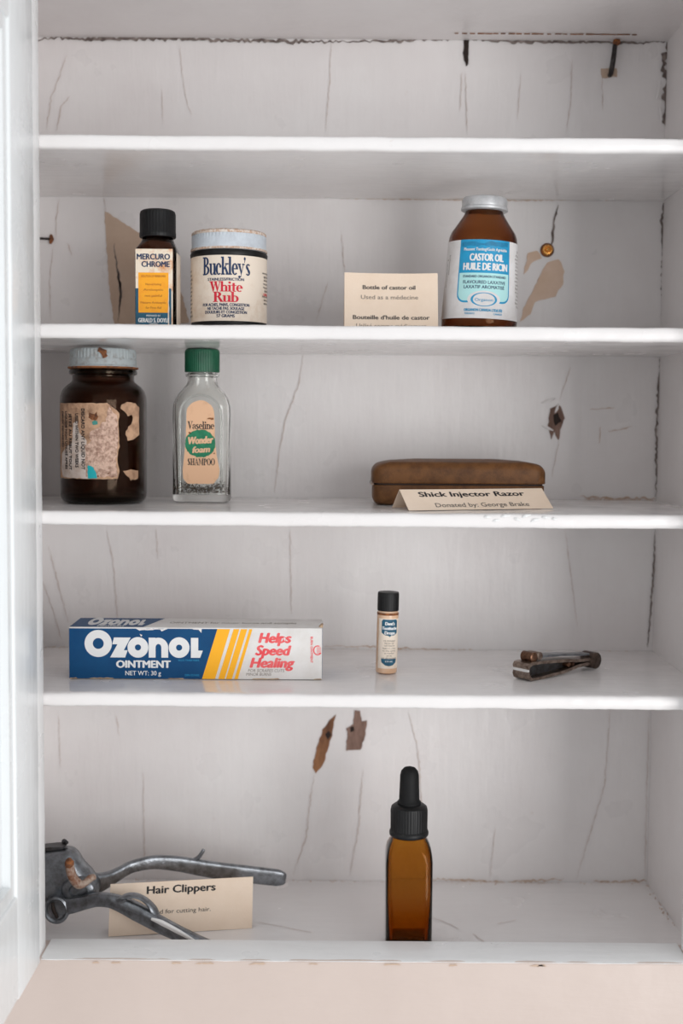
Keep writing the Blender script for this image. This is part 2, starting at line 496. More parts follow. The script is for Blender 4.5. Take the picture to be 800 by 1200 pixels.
# serif letters drawn from stems, slabs and bowls; cap height 1, x height 0.64
def _r(x0, y0, x1, y1): return rect(x0, y0, x1, y1)
def _p(*q): return poly(list(q))
S_ = 0.07
def _serif(x, y, w=0.34): return rect(x - w / 2, y, x + w / 2, y + S_)
SER = {
 'B': (0.74, [_r(.09, 0, .29, 1), _r(0, 0, .3, S_), _r(0, 1 - S_, .3, 1), arc(.29, .75, .33, .25, .19, .07, -90, 90), arc(.29, .265, .40, .265, .2, .07, -90, 90)]),
 'u': (0.66, [_r(.07, .15, .25, .64), _serif(.13, .57, .24), arc(.27, .17, .2, .18, .18, .08, 180, 290), _r(.42, 0, .60, .64), _r(.34, .57, .5, .64), _r(.5, 0, .68, S_), _p((.3, 0), (.34, 0), (.44, .1), (.44, .2))]),
 'c': (0.54, [arc(.28, .32, .27, .33, .19, .07, 50, 310), oval(.43, .47, .09, .09, 12)]),
 'k': (0.66, [_r(.07, 0, .25, 1), _serif(.16, 0), _r(0, .93, .2, 1), _p((.25, .26), (.52, .6), (.44, .6), (.25, .38)), _serif(.5, .57, .3), _p((.3, .36), (.42, .44), (.66, .05), (.46, .05)), _serif(.54, 0, .28)]),
 'l': (0.34, [_r(.08, 0, .26, 1), _serif(.17, 0), _r(0, .93, .2, 1)]),
 'e': (0.56, [arc(.28, .32, .28, .33, .19, .07, 0, 315), _r(.1, .31, .56, .37)]),
 'y': (0.62, [_p((.04, .62), (.24, .62), (.40, .18), (.33, .02)), _p((.5, .62), (.57, .62), (.31, -.12), (.22, -.13), (.33, .02)), _serif(.14, .57, .3), _serif(.53, .57, .24), oval(.17, -.1, .1, .07, 12)]),
 "'": (0.2, [oval(.1, .92, .09, .09, 12), _p((.19, .92), (.08, .68), (.05, .7), (.1, .9))]),
 's': (0.48, [arc(.24, .47, .21, .18, .14, .07, 30, 270), arc(.22, .17, .22, .18, .15, .07, -150, 90), _p((.04, .48), (.2, .5), (.43, .2), (.25, .14))]),
 'W': (1.02, [_p((.05, .97), (.26, .97), (.42, .2), (.34, 0), (.30, 0)), _p((.34, 0), (.56, .97), (.51, .97), (.33, .2)), _p((.43, .97), (.62, .97), (.76, .2), (.70, 0), (.66, 0)), _p((.70, 0), (.94, .97), (.88, .97), (.70, .2)), _serif(.16, .93, .36), _serif(.54, .93, .3), _serif(.9, .93, .26)]),
 'h': (0.68, [_r(.07, 0, .25, 1), _serif(.16, 0), _r(0, .93, .2, 1), _r(.42, 0, .60, .45), _serif(.51, 0), arc(.36, .43, .24, .21, .18, .08, 0, 150)]),
 'i': (0.34, [_r(.08, 0, .26, .64), _serif(.17, 0), _r(0, .57, .2, .64), oval(.17, .86, .11, .11, 14)]),
 't': (0.44, [_r(.1, .12, .28, .84), _r(0, .57, .42, .64), arc(.28, .13, .18, .14, .17, .07, 180, 320), _p((.1, .64), (.28, .84), (.2, .84))]),
 'R': (0.80, [_r(.09, 0, .29, 1), _serif(.19, 0, .4), _r(0, 1 - S_, .3, 1), arc(.29, .74, .35, .26, .2, .07, -90, 90), _p((.34, .52), (.52, .52), (.78, .03), (.56, .03)), _r(.56, 0, .84, S_)]),
 'b': (0.64, [_r(.07, 0, .25, 1), _r(0, .93, .2, 1), arc(.32, .31, .30, .32, .19, .07, -150, 150)]),
 'V': (0.78, [_p((.05, .97), (.27, .97), (.46, .25), (.40, 0), (.36, 0)), _p((.40, 0), (.7, .97), (.64, .97), (.40, .2)), _serif(.16, .93, .36), _serif(.67, .93, .28)]),
 'a': (0.58, [_r(.34, .08, .5, .46), arc(.28, .44, .22, .2, .15, .07, 0, 160), oval(.12, .48, .09, .08, 12), arc(.24, .17, .22, .19, .16, .07, 40, 300), _r(.46, 0, .6, S_ + .02)]),
 'n': (0.68, [_r(.07, 0, .25, .64), _serif(.16, 0), _r(0, .57, .2, .64), _r(.42, 0, .60, .45), _serif(.51, 0), arc(.36, .43, .24, .21, .18, .08, 0, 150)]),
 'S': (0.6, [arc(.3, .74, .26, .26, .17, .07, 20, 270), arc(.28, .26, .28, .26, .18, .07, -160, 90), _p((.06, .74), (.26, .8), (.54, .26), (.32, .18))]),
 'H': (0.84, [_r(.09, 0, .29, 1), _r(.55, 0, .75, 1), _r(.29, .47, .55, .54), _serif(.19, 0, .4), _serif(.65, 0, .4), _serif(.19, 1 - S_, .4), _serif(.65, 1 - S_, .4)]),
 'A': (0.8, [_p((.34, 1), (.44, 1), (.74, .03), (.53, .03)), _p((.34, 1), (.38, .82), (.15, .03), (.08, .03)), _r(.2, .3, .6, .37), _serif(.12, 0, .26), _serif(.64, 0, .34)]),
 'M': (1.0, [_r(.1, 0, .17, 1), _p((.1, 1), (.3, 1), (.52, .1), (.46, .1)), _p((.46, .1), (.52, .1), (.76, 1), (.7, 1)), _r(.7, 0, .9, 1), _serif(.13, 0, .26), _serif(.8, 0, .38), _serif(.15, 1 - S_, .26), _serif(.83, 1 - S_, .32)]),
 'P': (0.68, [_r(.09, 0, .29, 1), _serif(.19, 0, .4), _r(0, 1 - S_, .3, 1), arc(.29, .72, .36, .28, .2, .07, -90, 90)]),
 'O': (0.82, [arc(.41, .5, .40, .51, .2, .07, 0, 360, 32)]),
}


def serif(s, width, height, cx, cz, tight=1.0):
    x = 0
    out = []
    for ch in s:
        adv, ps = SER[ch]
        for vs_, fs_ in ps:
            out.append(([(x + p[0], p[1]) for p in vs_], fs_))
        x += adv * tight
    k = width / x
    return [([(cx - width / 2 + p[0] * k, cz + (p[1] - 0.5) * height) for p in vs_], fs_) for vs_, fs_ in out]

# ================================================================= the wall and the cabinet
w = MB()
w.box(-1500, -300, 4, 120, -1500, 1000)
w.box(310, 1500, 4, 120, -1500, 1000)
w.box(-300, 310, 4, 120, -1500, -470)
w.box(-300, 310, 4, 120, 400, 1000)
wall = w.build('wall_back', 'wall_paint', None, smooth=0)
wall.location = (0, 0, Z0)
wall['kind'] = 'structure'
wall['label'] = 'pale pink painted wall around the cabinet'

cab = thing('wall_cabinet', 'white gloss-painted wooden wall cabinet with cracked old paint and four shelves', 'cabinet', (0, 0, Z0))
XL, XR, YB = -246.0, 255.0, 201.0
SH = [191.1, 67.3, -57.7, -181.1]
FLOOR, CEIL = -374.6, 306.0


def grid_panel(name, origin, du, dv, nu, nv, normal, amp, material, parent, thick=12):
    """board with slightly uneven painted face"""
    o, du, dv, nn = Vector(origin), Vector(du), Vector(dv), Vector(normal)
    vs_, fs_ = [], []
    for j in range(nv + 1):
        for i in range(nu + 1):
            p = o + du * (i / nu) + dv * (j / nv)
            k = noise.noise(p * 0.02) * amp + noise.noise(p * 0.09) * amp * 0.35
            vs_.append(tuple(p + nn * k))
    for j in range(nv):
        for i in range(nu):
            a = j * (nu + 1) + i
            fs_.append((a, a + 1, a + nu + 2, a + nu + 1))
    b = len(vs_)
    loop = [i for i in range(nu + 1)] + [(j + 1) * (nu + 1) - 1 for j in range(1, nv + 1)] + \
           [nv * (nu + 1) + i for i in range(nu - 1, -1, -1)] + [j * (nu + 1) for j in range(nv - 1, 0, -1)]
    vs_ += [tuple(Vector(vs_[i]) - nn * thick) for i in loop]
    L = len(loop)
    for i in range(L):
        fs_.append((loop[i], loop[(i + 1) % L], b + (i + 1) % L, b + i))
    fs_.append(tuple(b + i for i in range(L)))
    return link(name, vs_, fs_, material, parent, smooth=50)


back = grid_panel('back_panel', (XL - 10, YB + 0.4, FLOOR - 10), (XR - XL + 20, 0, 0), (0, 0, CEIL - FLOOR + 20), 60, 80, (0, -1, 0), 0.35, 'paint_back', cab)
grid_panel('side_panel', (XL, 4, FLOOR - 10), (0, YB - 4, 0), (0, 0, CEIL - FLOOR + 20), 24, 80, (1, 0, 0), 0.5, 'paint_side', cab)
side = grid_panel('side_panel', (XR, 4, FLOOR - 10), (0, YB - 4, 0), (0, 0, CEIL - FLOOR + 20), 24, 80, (-1, 0, 0), 0.5, 'paint_side', cab)
top = grid_panel('top_panel', (XL, 4, CEIL), (XR - XL, 0, 0), (0, YB - 4, 0), 60, 24, (0, 0, -1), 0.5, 'paint_side', cab)
grid_panel('bottom_panel', (XL, 4, FLOOR), (XR - XL, 0, 0), (0, YB - 4, 0), 60, 24, (0, 0, 1), 0.45, 'paint_shelf', cab)

# shelves: boards with softened, lumpy painted front edges
for si, zt in enumerate(SH):
    T = 9.6
    prof0 = [(YB, 0), (150, 0), (90, 0), (40, 0), (28, 0), (24.2, -0.15), (22.7, -0.9), (22, -2.4), (21.9, -T / 2),
             (22, -T + 2.2), (22.7, -T + 0.8), (24.2, -T + 0.1), (28, -T), (60, -T), (130, -T), (YB, -T)]
    rings = []
    NX = 140
    for i in range(NX + 1):
        x = XL + (XR - XL) * i / NX
        ring = []
        for k, (y, z) in enumerate(prof0):
            q = Vector((x * 0.035 + si * 31.7, y * 0.03, z * 0.12))
            q2 = Vector((x * 0.22 + si * 11.3, y * 0.2, z * 0.3))
            e = 1.0 if 4 <= k <= 12 else 0.5
            dz = noise.noise(q) * 0.5 * e + noise.noise(q2) * 0.22 * e
            dy = noise.noise(q2 + Vector((9, 4, 2))) * 0.3 * e
            ring.append((x, min(y + dy, YB), zt + z + dz))
        rings.append(ring)
    m = MB()
    m.loft(rings)
    m.build('shelf', 'paint_shelf', cab, smooth=60)

# flaked paint on the edge of the third shelf
rnd = random.Random(5)
for (fx, fw, fz) in ((98, 5, -60), (104, 6, -62.4), (110, 7, -59.4), (118, 5, -61.4), (124, 6, -59.2), (130, 7, -62), (137, 5, -60), (143, 4, -61)):
    m = MB()
    a = rnd.uniform(-.4, .4)
    m.tube([(fx - fw / 2, 22.4, fz - a * fw / 2), (fx - fw * .1, 21.4 + rnd.uniform(-.3, .3), fz + .4), (fx + fw / 2, 22.5, fz + a * fw / 2)], [(.3, .4), (1.1, 1.2), (.3, .3)], 7, (0, 1, 0), 3)
    m.build('paint_flake', 'paint_edge', cab, smooth=20)

# face frame
def board(name, x0, x1, y0, y1, z0, z1, material, parent, r=1.6, amp=0.3):
    m = MB()
    long_x = (x1 - x0) > (z1 - z0)
    N = 60
    rings = []
    for i in range(N + 1):
        t = i / N
        if long_x:
            ring = rrect(y1 - y0, z1 - z0, r, 0, 3)
            x = x0 + (x1 - x0) * t
            pts = [Vector((x, (y0 + y1) / 2 + p[0], (z0 + z1) / 2 + p[1])) for p in ring]
        else:
            ring = rrect(x1 - x0, y1 - y0, r, 0, 3)
            z = z0 + (z1 - z0) * t
            pts = [Vector(((x0 + x1) / 2 + p[0], (y0 + y1) / 2 + p[1], z)) for p in ring]
        rings.append([tuple(p + Vector((noise.noise(p * 0.05), noise.noise(p * 0.05 + Vector((5, 0, 0))), noise.noise(p * 0.05 + Vector((0, 7, 0))))) * amp) for p in pts])
    m.loft(rings)
    return m.build(name, material, parent, smooth=50)


board('frame_rail', -300, 310, 0, 33, -470, -356.9, 'paint_rail', cab, 2.0)
m = MB()   # painted ledge on top of the rail
rings = []
for i in range(81):
    x = -199 + 433.8 * i / 80
    n1 = noise.noise(Vector((x * 0.06, 3.1, 0))) * 0.8
    rings.append([(x, 0.4 + n1 * .6, -357.4), (x, 3.2 + n1 * .5, -356.5), (x, 30, -356.2), (x, 33.4, -356.7), (x, 33.4, -362), (x, 3, -361.5), (x, 1.2, -360.0)])
m.loft(rings)
m.build('rail_ledge', 'paint_edge', cab, smooth=50)
m = MB()   # worn streaks along its lip
for i, x in enumerate((-165, -152, -112, -96, -60, -20, 30, 74, 128, 133)):
    L = rnd.uniform(5, 14)
    pts = rough_poly([(x, -359.6), (x + L, -359.4), (x + L * 0.8, -358.2), (x + L * .2, -358.5)], 0.35, 1.6, i)[0]
    m.add([(p[0], -0.45, p[1]) for p in pts], [tuple(range(len(pts)))])
m.build('worn_lip', 'bare_tan', cab, smooth=0, kind='stuff')
board('frame_stile', -300, -200.5, 0, 22, -356.9, 400, 'paint_edge', cab)
board('frame_stile', 235, 310, 0, 22, -355, 400, 'paint_edge', cab)
board('frame_rail', -200.5, 235, 0, 22, 312, 400, 'paint_edge', cab)

# open door, folded out towards the room
door = board('door', -219, -198.8, -60, -2, -357.5, 310, 'paint_door', cab, 1.8, 0.35)
DY0, DY1 = -428.0, -60.0
board('door_stile', -219, -198.8, DY0, DY0 + 58, -357.5, 310, 'paint_door', door, 1.8)
def door_rail(z0, z1):
    m = MB()
    rings = []
    for i in range(31):
        y = DY1 - (DY1 - DY0 - 58) * i / 30
        rings.append([(-208.9 + p[0], y, (z0 + z1) / 2 + p[1]) for p in rrect(20.2, z1 - z0, 1.8, 0, 3)])
    m.loft(rings)
    m.build('door_cross_rail', 'paint_door', door, smooth=50)
door_rail(-357.5, -292)
door_rail(240, 310)
m = MB()
m.box(-213, -205.5, DY0 + 56, DY1 + 2, -294, 242)
m.build('door_panel', 'paint_door', door, smooth=0)
m = MB()   # bead around the panel
for (ya, yb, za, zb) in ((DY1 - 9, DY1 + .5, -292.3, 240.3), (DY0 + 57.5, DY0 + 67, -292.3, 240.3), (DY0 + 67, DY1 - 9, -292.3, -283), (DY0 + 67, DY1 - 9, 231, 240.3)):
    m.box(-206, -200.6, ya, yb, za, zb)
m.build('panel_bead', 'paint_door', door, smooth=0)
for hz in (-290, 230):
    m = MB()
    m.lathe([(0.1, hz - 30), (3, hz - 30), (3.4, hz - 28), (3.4, hz + 28), (3, hz + 30), (.1, hz + 30)], 16, -202.5, -3.2)
    m.build('hinge', 'paint_door', door)

# ---- cracks, grime and bare patches on the back panel (measured in tenths of a millimetre)
CRACK_DARK = [
  (2.35, [(-2446, 3030), (-2324, 3057), (-1987, 3046), (-1379, 3057), (-973, 3047), (-500, 3037), (-27, 3040)]),
  (1.80, [(-27, 3040), (446, 3050), (648, 3065), (952, 3074), (1324, 3050), (1594, 3052), (1999, 3055), (2270, 3044), (2560, 3059)]),
  (3.80, [(2566, 3079), (2524, 2887), (2561, 2754), (2536, 2641), (2571, 2322)]),
  (2.07, [(2556, 1840), (2540, 1638), (2560, 1382), (2559, 853)]),
  (1.38, [(1664, 1443), (1675, 1611), (1706, 1780)]),
  (1.52, [(2552, 580), (2548, 430), (2537, 19), (2544, -547)]),
  (1.11, [(-1832, 1451), (-1812, 1249), (-1779, 1046), (-1807, 821)]),
  (1.66, [(-1812, 1249), (-1779, 1046), (-1793, 944)]),
  (1.11, [(2544, -825), (2534, -1299), (2503, -1776)]),
]
CRACK_THIN = [
  (0.90, [(-2204, 2919), (-2273, 2720), (-2328, 2586), (-2371, 2340)]),
  (0.90, [(-2179, 2607), (-2247, 2520), (-2289, 2327)]),
  (0.69, [(-1304, 2992), (-1291, 2793), (-1244, 2528), (-1210, 2461)]),
  (0.69, [(-1447, 2659), (-1441, 2393)]),
  (0.83, [(-108, 3033), (-120, 2702), (-151, 2342)]),
  (0.69, [(956, 2809), (976, 2337)]),
  (0.69, [(929, 2809), (919, 2510)]),
  (0.76, [(1799, 2915), (1792, 2583), (1763, 2343)]),
  (0.69, [(2039, 2784), (2051, 2518)]),
  (0.62, [(1396, 2792), (1374, 2447)]),
  (0.83, [(-2266, 1805), (-2294, 1650), (-2296, 1502)]),
  (0.69, [(-2324, 1414), (-2353, 1143), (-2342, 831)]),
  (0.83, [(-2200, 1449), (-2174, 1347)]),
  (0.90, [(-1912, 1807), (-1899, 1687)]),
  (0.76, [(-16, 1532), (13, 1215)]),
  (0.69, [(-123, 1159), (-217, 833)]),
  (0.90, [(-318, 580), (-351, 341), (-453, 65), (-507, -210), (-541, -542)]),
  (0.69, [(1832, 493), (1748, 219)]),
  (0.62, [(1754, -90), (1698, -401)]),
  (0.55, [(-1108, 472), (-1087, 267)]),
  (0.76, [(-2377, -986), (-2289, -1334), (-2221, -1614)]),
  (0.76, [(-2427, -1266), (-2346, -1510), (-2278, -1755)]),
  (0.83, [(-1904, -857), (-1850, -1122), (-1824, -1506), (-1811, -1681)]),
  (0.69, [(-1502, -841), (-1489, -1084)]),
  (0.76, [(-415, -833), (-404, -1531)]),
  (0.69, [(1816, -830), (1896, -1374), (1929, -1619)]),
  (0.76, [(-2304, -2377), (-2293, -2817)]),
  (0.69, [(-1835, -2373), (-1808, -2543)]),
  (0.76, [(-1612, -2848), (-1607, -3528), (-1615, -3744)]),
  (1.04, [(-209, -2859), (-249, -3159), (-269, -3374), (-380, -3706)]),
  (0.90, [(191, -2799), (160, -3299), (86, -3710)]),
  (1.04, [(558, -2334), (645, -2653), (704, -3511)]),
  (0.83, [(2214, -2286), (2179, -2926), (2061, -3357), (1963, -3717)]),
  (0.76, [(2530, -2319), (2527, -2781), (2527, -3713)]),
  (0.62, [(1286, -3291), (1250, -3708)]),
]
CRACK_GRIME = [
  (1.66, [(-2432, -1827), (-2223, -1846)]),
  (1.11, [(-131, -1788), (287, -1792), (705, -1810), (1124, -1814), (1403, -1819), (1821, -1823), (2414, -1812)]),
  (1.66, [(-401, -3757), (-48, -3754), (305, -3773)]),
  (1.66, [(728, -3726), (1046, -3731), (1363, -3751), (1857, -3718)]),
  (2.21, [(2104, -3731), (2316, -3743), (2541, -3720)]),
  (2.07, [(1935, -552), (2212, -564), (2544, -561)]),
  (0.83, [(-18, 1814), (663, 1813), (1412, 1811), (1957, 1822), (2515, 1819)]),
  (0.69, [(-2416, 1824), (-1381, 1825), (-18, 1821)]),
  (0.69, [(1990, 152), (2094, 160), (2197, 167)]),
  (0.69, [(2083, 15), (2079, -122)]),
  (0.69, [(2146, -26), (2338, 17)]),
]
PATCH = {
  'tan_a': [(-1906, 1700), (-1790, 1633), (-1620, 1527), (-1518, 1420), (-1381, 1231), (-1293, 1049), (-1231, 825), (-1835, 807), (-1868, 1045), (-1881, 1214), (-1900, 1484)],
  'tan_b': [(1632, 1321), (1727, 1349), (1770, 1254), (1758, 1153), (1699, 1051), (1651, 1037), (1535, 1009), (1509, 913), (1421, 852), (1440, 933), (1507, 1070), (1573, 1206), (1612, 1294)],
  'tan_c': [(1474, 1394), (1555, 1415), (1583, 1361), (1516, 1327), (1476, 1266), (1442, 1232), (1461, 1306)],
  'chip': [(1680, 163), (1749, 191), (1799, 82), (1766, 13), (1747, -97), (1711, -29), (1685, -91), (1662, 26)],
  'chip_dark': [(1702, 109), (1743, 123), (1765, 61), (1724, 20), (1703, 54)],
  'gougeA': [(-37, -2360), (-50, -2445), (-64, -2530), (-105, -2658), (-125, -2751), (-195, -2851), (-223, -2802), (-196, -2659), (-141, -2481), (-85, -2410)],
  'gougeA_dark': [(-120, -2516), (-92, -2488), (-71, -2523), (-98, -2566)],
  'gougeB': [(117, -2323), (166, -2323), (181, -2415), (223, -2407), (209, -2514), (175, -2642), (49, -2657), (62, -2529), (55, -2473), (111, -2430)],
  'gougeB_dark': [(83, -2458), (111, -2451), (118, -2486), (90, -2501)],
  'holeTop': [(938, 3080), (992, 3094), (993, 3008), (982, 2876), (955, 2862), (926, 2961)],
  'rustTop': [(2031, 2850), (2159, 2851), (2161, 2785), (2039, 2777)],
}



def ribbons(name, table, material, off, seed, jag=0.25):
    rnd = random.Random(seed)
    m = MB()
    for wd, pts in table:
        P = [Vector((p[0] / 10, p[1] / 10)) for p in pts]
        Q = []
        for a, b in zip(P, P[1:]):
            k = max(2, int((b - a).length / 2.2))
            Q += [a.lerp(b, s / k) for s in range(k)]
        Q.append(P[-1])
        n = len(Q)
        vs_, fs_ = [], []
        for i, q in enumerate(Q):
            d = (Q[min(i + 1, n - 1)] - Q[max(i - 1, 0)]).normalized()
            s = Vector((-d.y, d.x))
            t = i / (n - 1)
            tap = min(1, 4 * t + .25, 4 * (1 - t) + .25)
            hw = wd * 0.5 * tap * rnd.uniform(0.45, 1.25)
            c = q + s * rnd.uniform(-jag, jag) * wd
            for sg in (1, -1):
                p = c + s * hw * sg
                vs_.append((p.x, YB - off, p.y))
        for i in range(n - 1):
            fs_.append((2 * i, 2 * i + 1, 2 * i + 3, 2 * i + 2))
        m.add(vs_, fs_)
    return m.build(name, material, back, smooth=0, kind='stuff')


ribbons('joint_gap', [(w_ * 1.25, p_) for w_, p_ in CRACK_DARK], 'gap', 0.55, 1, 0.4)
ribbons('paint_crack', CRACK_THIN, 'crack', 0.5, 2, 0.6)
ribbons('joint_grime', CRACK_GRIME, 'grime', 0.6, 3, 0.6)


def patch(key, name, material, off, amp=0.5, parent=None):
    pts = rough_poly([(p[0] / 10, p[1] / 10) for p in PATCH[key]], amp, 2.5, len(key))[0]
    m = MB()
    m.extrude(pts, YB - off, YB + 0.5)
    return m.build(name, material, parent or back, smooth=0)


patch('tan_a', 'bare_patch', 'bare_tan', 0.45)  # shade over this patch is put into its darker tan
patch('tan_b', 'bare_patch', 'bare_pale', 0.45)
patch('tan_c', 'bare_patch', 'bare_pale', 0.45)
patch('chip', 'bare_patch', 'bare_grey', 0.5)
patch('chip_dark', 'hole', 'dark_hole', 0.7)
patch('gougeA', 'gouge', 'bare_wood', 0.5)
patch('gougeA_dark', 'hole', 'dark_hole', 0.75, 0.3)
patch('gougeB', 'gouge', 'bare_grey', 0.5)
patch('gougeB_dark', 'hole', 'dark_hole', 0.75, 0.3)
hx = sum(p[0] for p in PATCH['holeTop']) / len(PATCH['holeTop'])
PATCH['holeTop'] = [(hx + (p[0] - hx) * 0.7, p[1]) for p in PATCH['holeTop']]
patch('holeTop', 'hole', 'dark_hole', 0.7)
patch('rustTop', 'bare_patch', 'bare_tan', 0.5)
# curled paint lips beside the chip and the right-hand joint
for (x, z, s, a) in ((166, 22, 6, .3), (173, 16, 4, 1.2), (166, 0, 5, -.4), (249, 268, 7, 1.4), (251, 250, 6, 1.7)):
    m = MB()
    m.tube([(x - s * math.cos(a), YB - 0.2, z - s * math.sin(a)), (x, YB - 1.6, z), (x + s * math.cos(a), YB - 0.2, z + s * math.sin(a))], [(.4, .3), (1.2, .5), (.3, .3)], 8, (0, 1, 0))
    m.build('paint_curl', 'paint_back', back)
# brown bare line on the ceiling board
m = MB()
for i in range(24):
    x = 85 + i * 6
    m.box(x, x + rnd.uniform(3, 6.5), 181.5 + rnd.uniform(-.4, .4), 182.7 + rnd.uniform(-.4, .4), CEIL - 0.75, CEIL - .2)
m.build('ceiling_scratch', 'bare_wood', top, smooth=0, kind='stuff')
# crumbs where shelf and back meet
m = MB()
for (x0, x1, z, n) in ((196, 252, -57.5, 60), (100, 190, -57.5, 14), (-240, -215, -181, 24), (-30, 240, -181, 50), (-240, 250, FLOOR, 120)):
    for i in range(n):
        x, y, s = rnd.uniform(x0, x1), YB - abs(rnd.gauss(0, 3)) - 0.8, rnd.uniform(.25, .8)
        m.add([(x - s, y - s, z), (x + s, y - s * .6, z), (x, y + s, z), (x, y, z + s * 1.2)], [(0, 2, 1), (0, 1, 3), (1, 2, 3), (2, 0, 3)])
for i in range(40):
    y = rnd.uniform(110, 200)
    x, s = XR - 0.6 - abs(rnd.gauss(0, 1.6)), rnd.uniform(.3, .9)
    m.add([(x - s, y - s, FLOOR), (x + s, y - s * .6, FLOOR), (x, y + s, FLOOR), (x, y, FLOOR + s * 1.4)], [(0, 2, 1), (0, 1, 3), (1, 2, 3), (2, 0, 3)])
m.build('crumb', 'grime', cab, smooth=0, kind='stuff')
# floor scuffs
m = MB()
for (x0, y0, x1, y1) in ((66, 130, 90, 100), (120, 110, 135, 118), (150, 70, 152, 72), (205, 70, 207, 73), (-60, 110, -20, 90), (100, 90, 108, 70)):
    a, b = Vector((x0, y0)), Vector((x1, y1))
    d = (b - a).normalized(); s = Vector((-d.y, d.x)) * 0.35
    vs_, fs_ = [], []
    for i in range(9):
        p = a.lerp(b, i / 8) + s * rnd.uniform(-2, 2)
        vs_ += [(p.x + s.x, p.y + s.y, FLOOR + .62), (p.x - s.x, p.y - s.y, FLOOR + .62)]
        if i: fs_.append((2 * i - 2, 2 * i - 1, 2 * i + 1, 2 * i))
    m.add(vs_, fs_)
m.build('scuff', 'crack', cab, smooth=0, kind='stuff')

# rusty brass screw in the back panel
m = MB(); m.lathe([(0.1, 0), (5.6, 0), (5.2, 1.0), (4.2, 1.2), (.1, 1.2)], 20)
g = m.build('rust_ring', 'rust', back); g.rotation_euler = (PI / 2, 0, 0); g.location = (0.1629, 0.2005, 0.1421)
m = MB(); m.lathe([(0.1, 0), (4.2, 0), (4.3, 1.5), (3.6, 2.8), (2.6, 3.0), (2.2, 2.2), (1.6, 2.0), (1.4, 3.6), (.7, 4.2), (.1, 4.3)], 24)
s = m.build('screw', 'brass', back); s.rotation_euler = (PI / 2, 0, 0); s.location = (0.1629, 0.2, 0.1421)
# bent nail under the ceiling
m = MB(); m.tube([(213.6, 197, 307), (212.6, 196, 300), (211.4, 195, 290), (210.2, 196.5, 281), (209.8, 200, 279)], [1.9, 1.9, 2.0, 2.1, 1.7], 10, (0, 1, 0))
n_ = m.build('nail', 'iron', back)
m = MB(); m.tube([(214.5, 194, 305.5), (213.8, 195.5, 303.5), (213.2, 196, 302)], [2.2, 3.2, 2.2], 10, (0, 1, 0)); m.build('rust_cap', 'rust', n_)
# small nail and wire at the left of the second compartment
m = MB(); m.tube([(-234.8, 201, 148), (-236, 196, 147.5), (-246, 176, 145.2)], [1.0, 1.0, 1.0], 8); n_ = m.build('nail', 'iron', back)
m = MB(); m.tube([(-233.5, 199.8, 151), (-232.6, 197.5, 147.5), (-234, 199.5, 144.5)], [1.0, 1.9, 1.0], 8, (0, 1, 0)); m.build('rust_blob', 'rust', n_)

# ================================================================= things on the second shelf
Z2, Z3, Z4, Z5 = Z0 + SH[1] * MM + .0004, Z0 + SH[2] * MM + .0004, Z0 + SH[3] * MM + .0004, Z0 + FLOOR * MM + .0004


def hollow(sections, wall, base, material, parent, name='glass_body', nc=6):
    """bottle from rounded-rectangle sections (z, w, d, r): outside up, over the lip, inside down"""
    m = MB()
    rings = [rrect(w, d, r, z, nc) for (z, w, d, r) in sections]
    zb = sections[0][0]
    first = True
    for (z, w, d, r) in reversed(sections):
        if z <= zb + base:
            continue
        rings.append(rrect(max(w - 2 * wall, 1), max(d - 2 * wall, 1), max(r - wall, .6), z, nc))
    z, w, d, r = next(s for s in sections if s[0] > zb + base)
    rings.append(rrect(w - 2 * wall - 3, d - 2 * wall - 3, max(r - wall, .6), zb + base, nc))
    rings.append(rrect(1, 1, .4, zb + base * 1.1, nc))
    m.loft(rings)
    return m.build(name, material, parent, smooth=50)


# ---- square brown antiseptic bottle with yellow and blue label
t = thing('antiseptic_bottle', 'small square brown bottle with black cap and yellow-and-blue label', 'bottle', (-0.1325, 0.0895, Z2))
hollow([(0, 26, 26, 4), (0.8, 28.4, 28.4, 4.4), (3, 29.4, 29.4, 4.5), (30, 29.4, 29.4, 4.5), (54, 29.4, 29.4, 4.5), (57.5, 28.2, 28.2, 6), (61, 25, 25, 10), (64, 22.4, 22.4, 11), (66, 21.6, 21.6, 11), (78, 20, 20, 9.9)], 2, 3, 'amber_dark', t)
m = MB(); m.lathe([(.1, 65.6), (12.6, 65.6), (13, 66.2), (13.0, 69), (12.8, 69.4), (12.8, 82), (12.2, 84), (10.6, 85), (.1, 85)], 72, ribs=(3, 5, 36, .35)); m.build('cap', 'black_plastic', t)
f1 = flat_map(-14.7)
lab = print_on('label', [rect(-13.6, 0.4, 12.6, 56)], f1, .12, 'paper_stained', t)
m = MB(); m.box(14.72, 14.86, -10.5, 10.5, 0.6, 54); m.build('side_label', 'paper_cream', t, smooth=0)
print_on('blue_band', [rect(-13.6, .4, 11.6, 28.5)], f1, .18, 'ink_teal', lab)
print_on('yellow_panel', [rect(-11.6, 11.5, 9.6, 39.5)], f1, .24, 'ink_yellow', lab)
print_on('bold_lettering', [text('MERCURO', 23.5, 4, -1.0, 50.6, .03), text('CHROME', 20, 4, .6, 45.4, .03)], f1, .26, 'ink_navy', lab)
print_on('fine_lettering', [text(s, w_, 1.5, -1, z, .01) for s, w_, z in (('SOLUTION OF MERBROMIN', 17, 37), ('Non-irritating', 11, 31.4), ('Antiseptic', 14, 27.6), ('not painful', 12, 23.4), ('Nature Antiseptic', 18, 18.6), ('for First Aid', 11, 15))], f1, .32, 'ink_brown', lab)
print_on('white_lettering', [text('PREPARED BY', 10, 1.3, -1, 9.4, .01), text('GERALD S. DOYLE', 22, 3, -.8, 6.2, .03), text('LIMITED', 6, 1.2, -1, 3.6, .01), text("ST. JOHN'S, NEWFOUNDLAND", 18, 1.2, -1, 1.7, .01)], f1, .34, 'ink_white', lab)
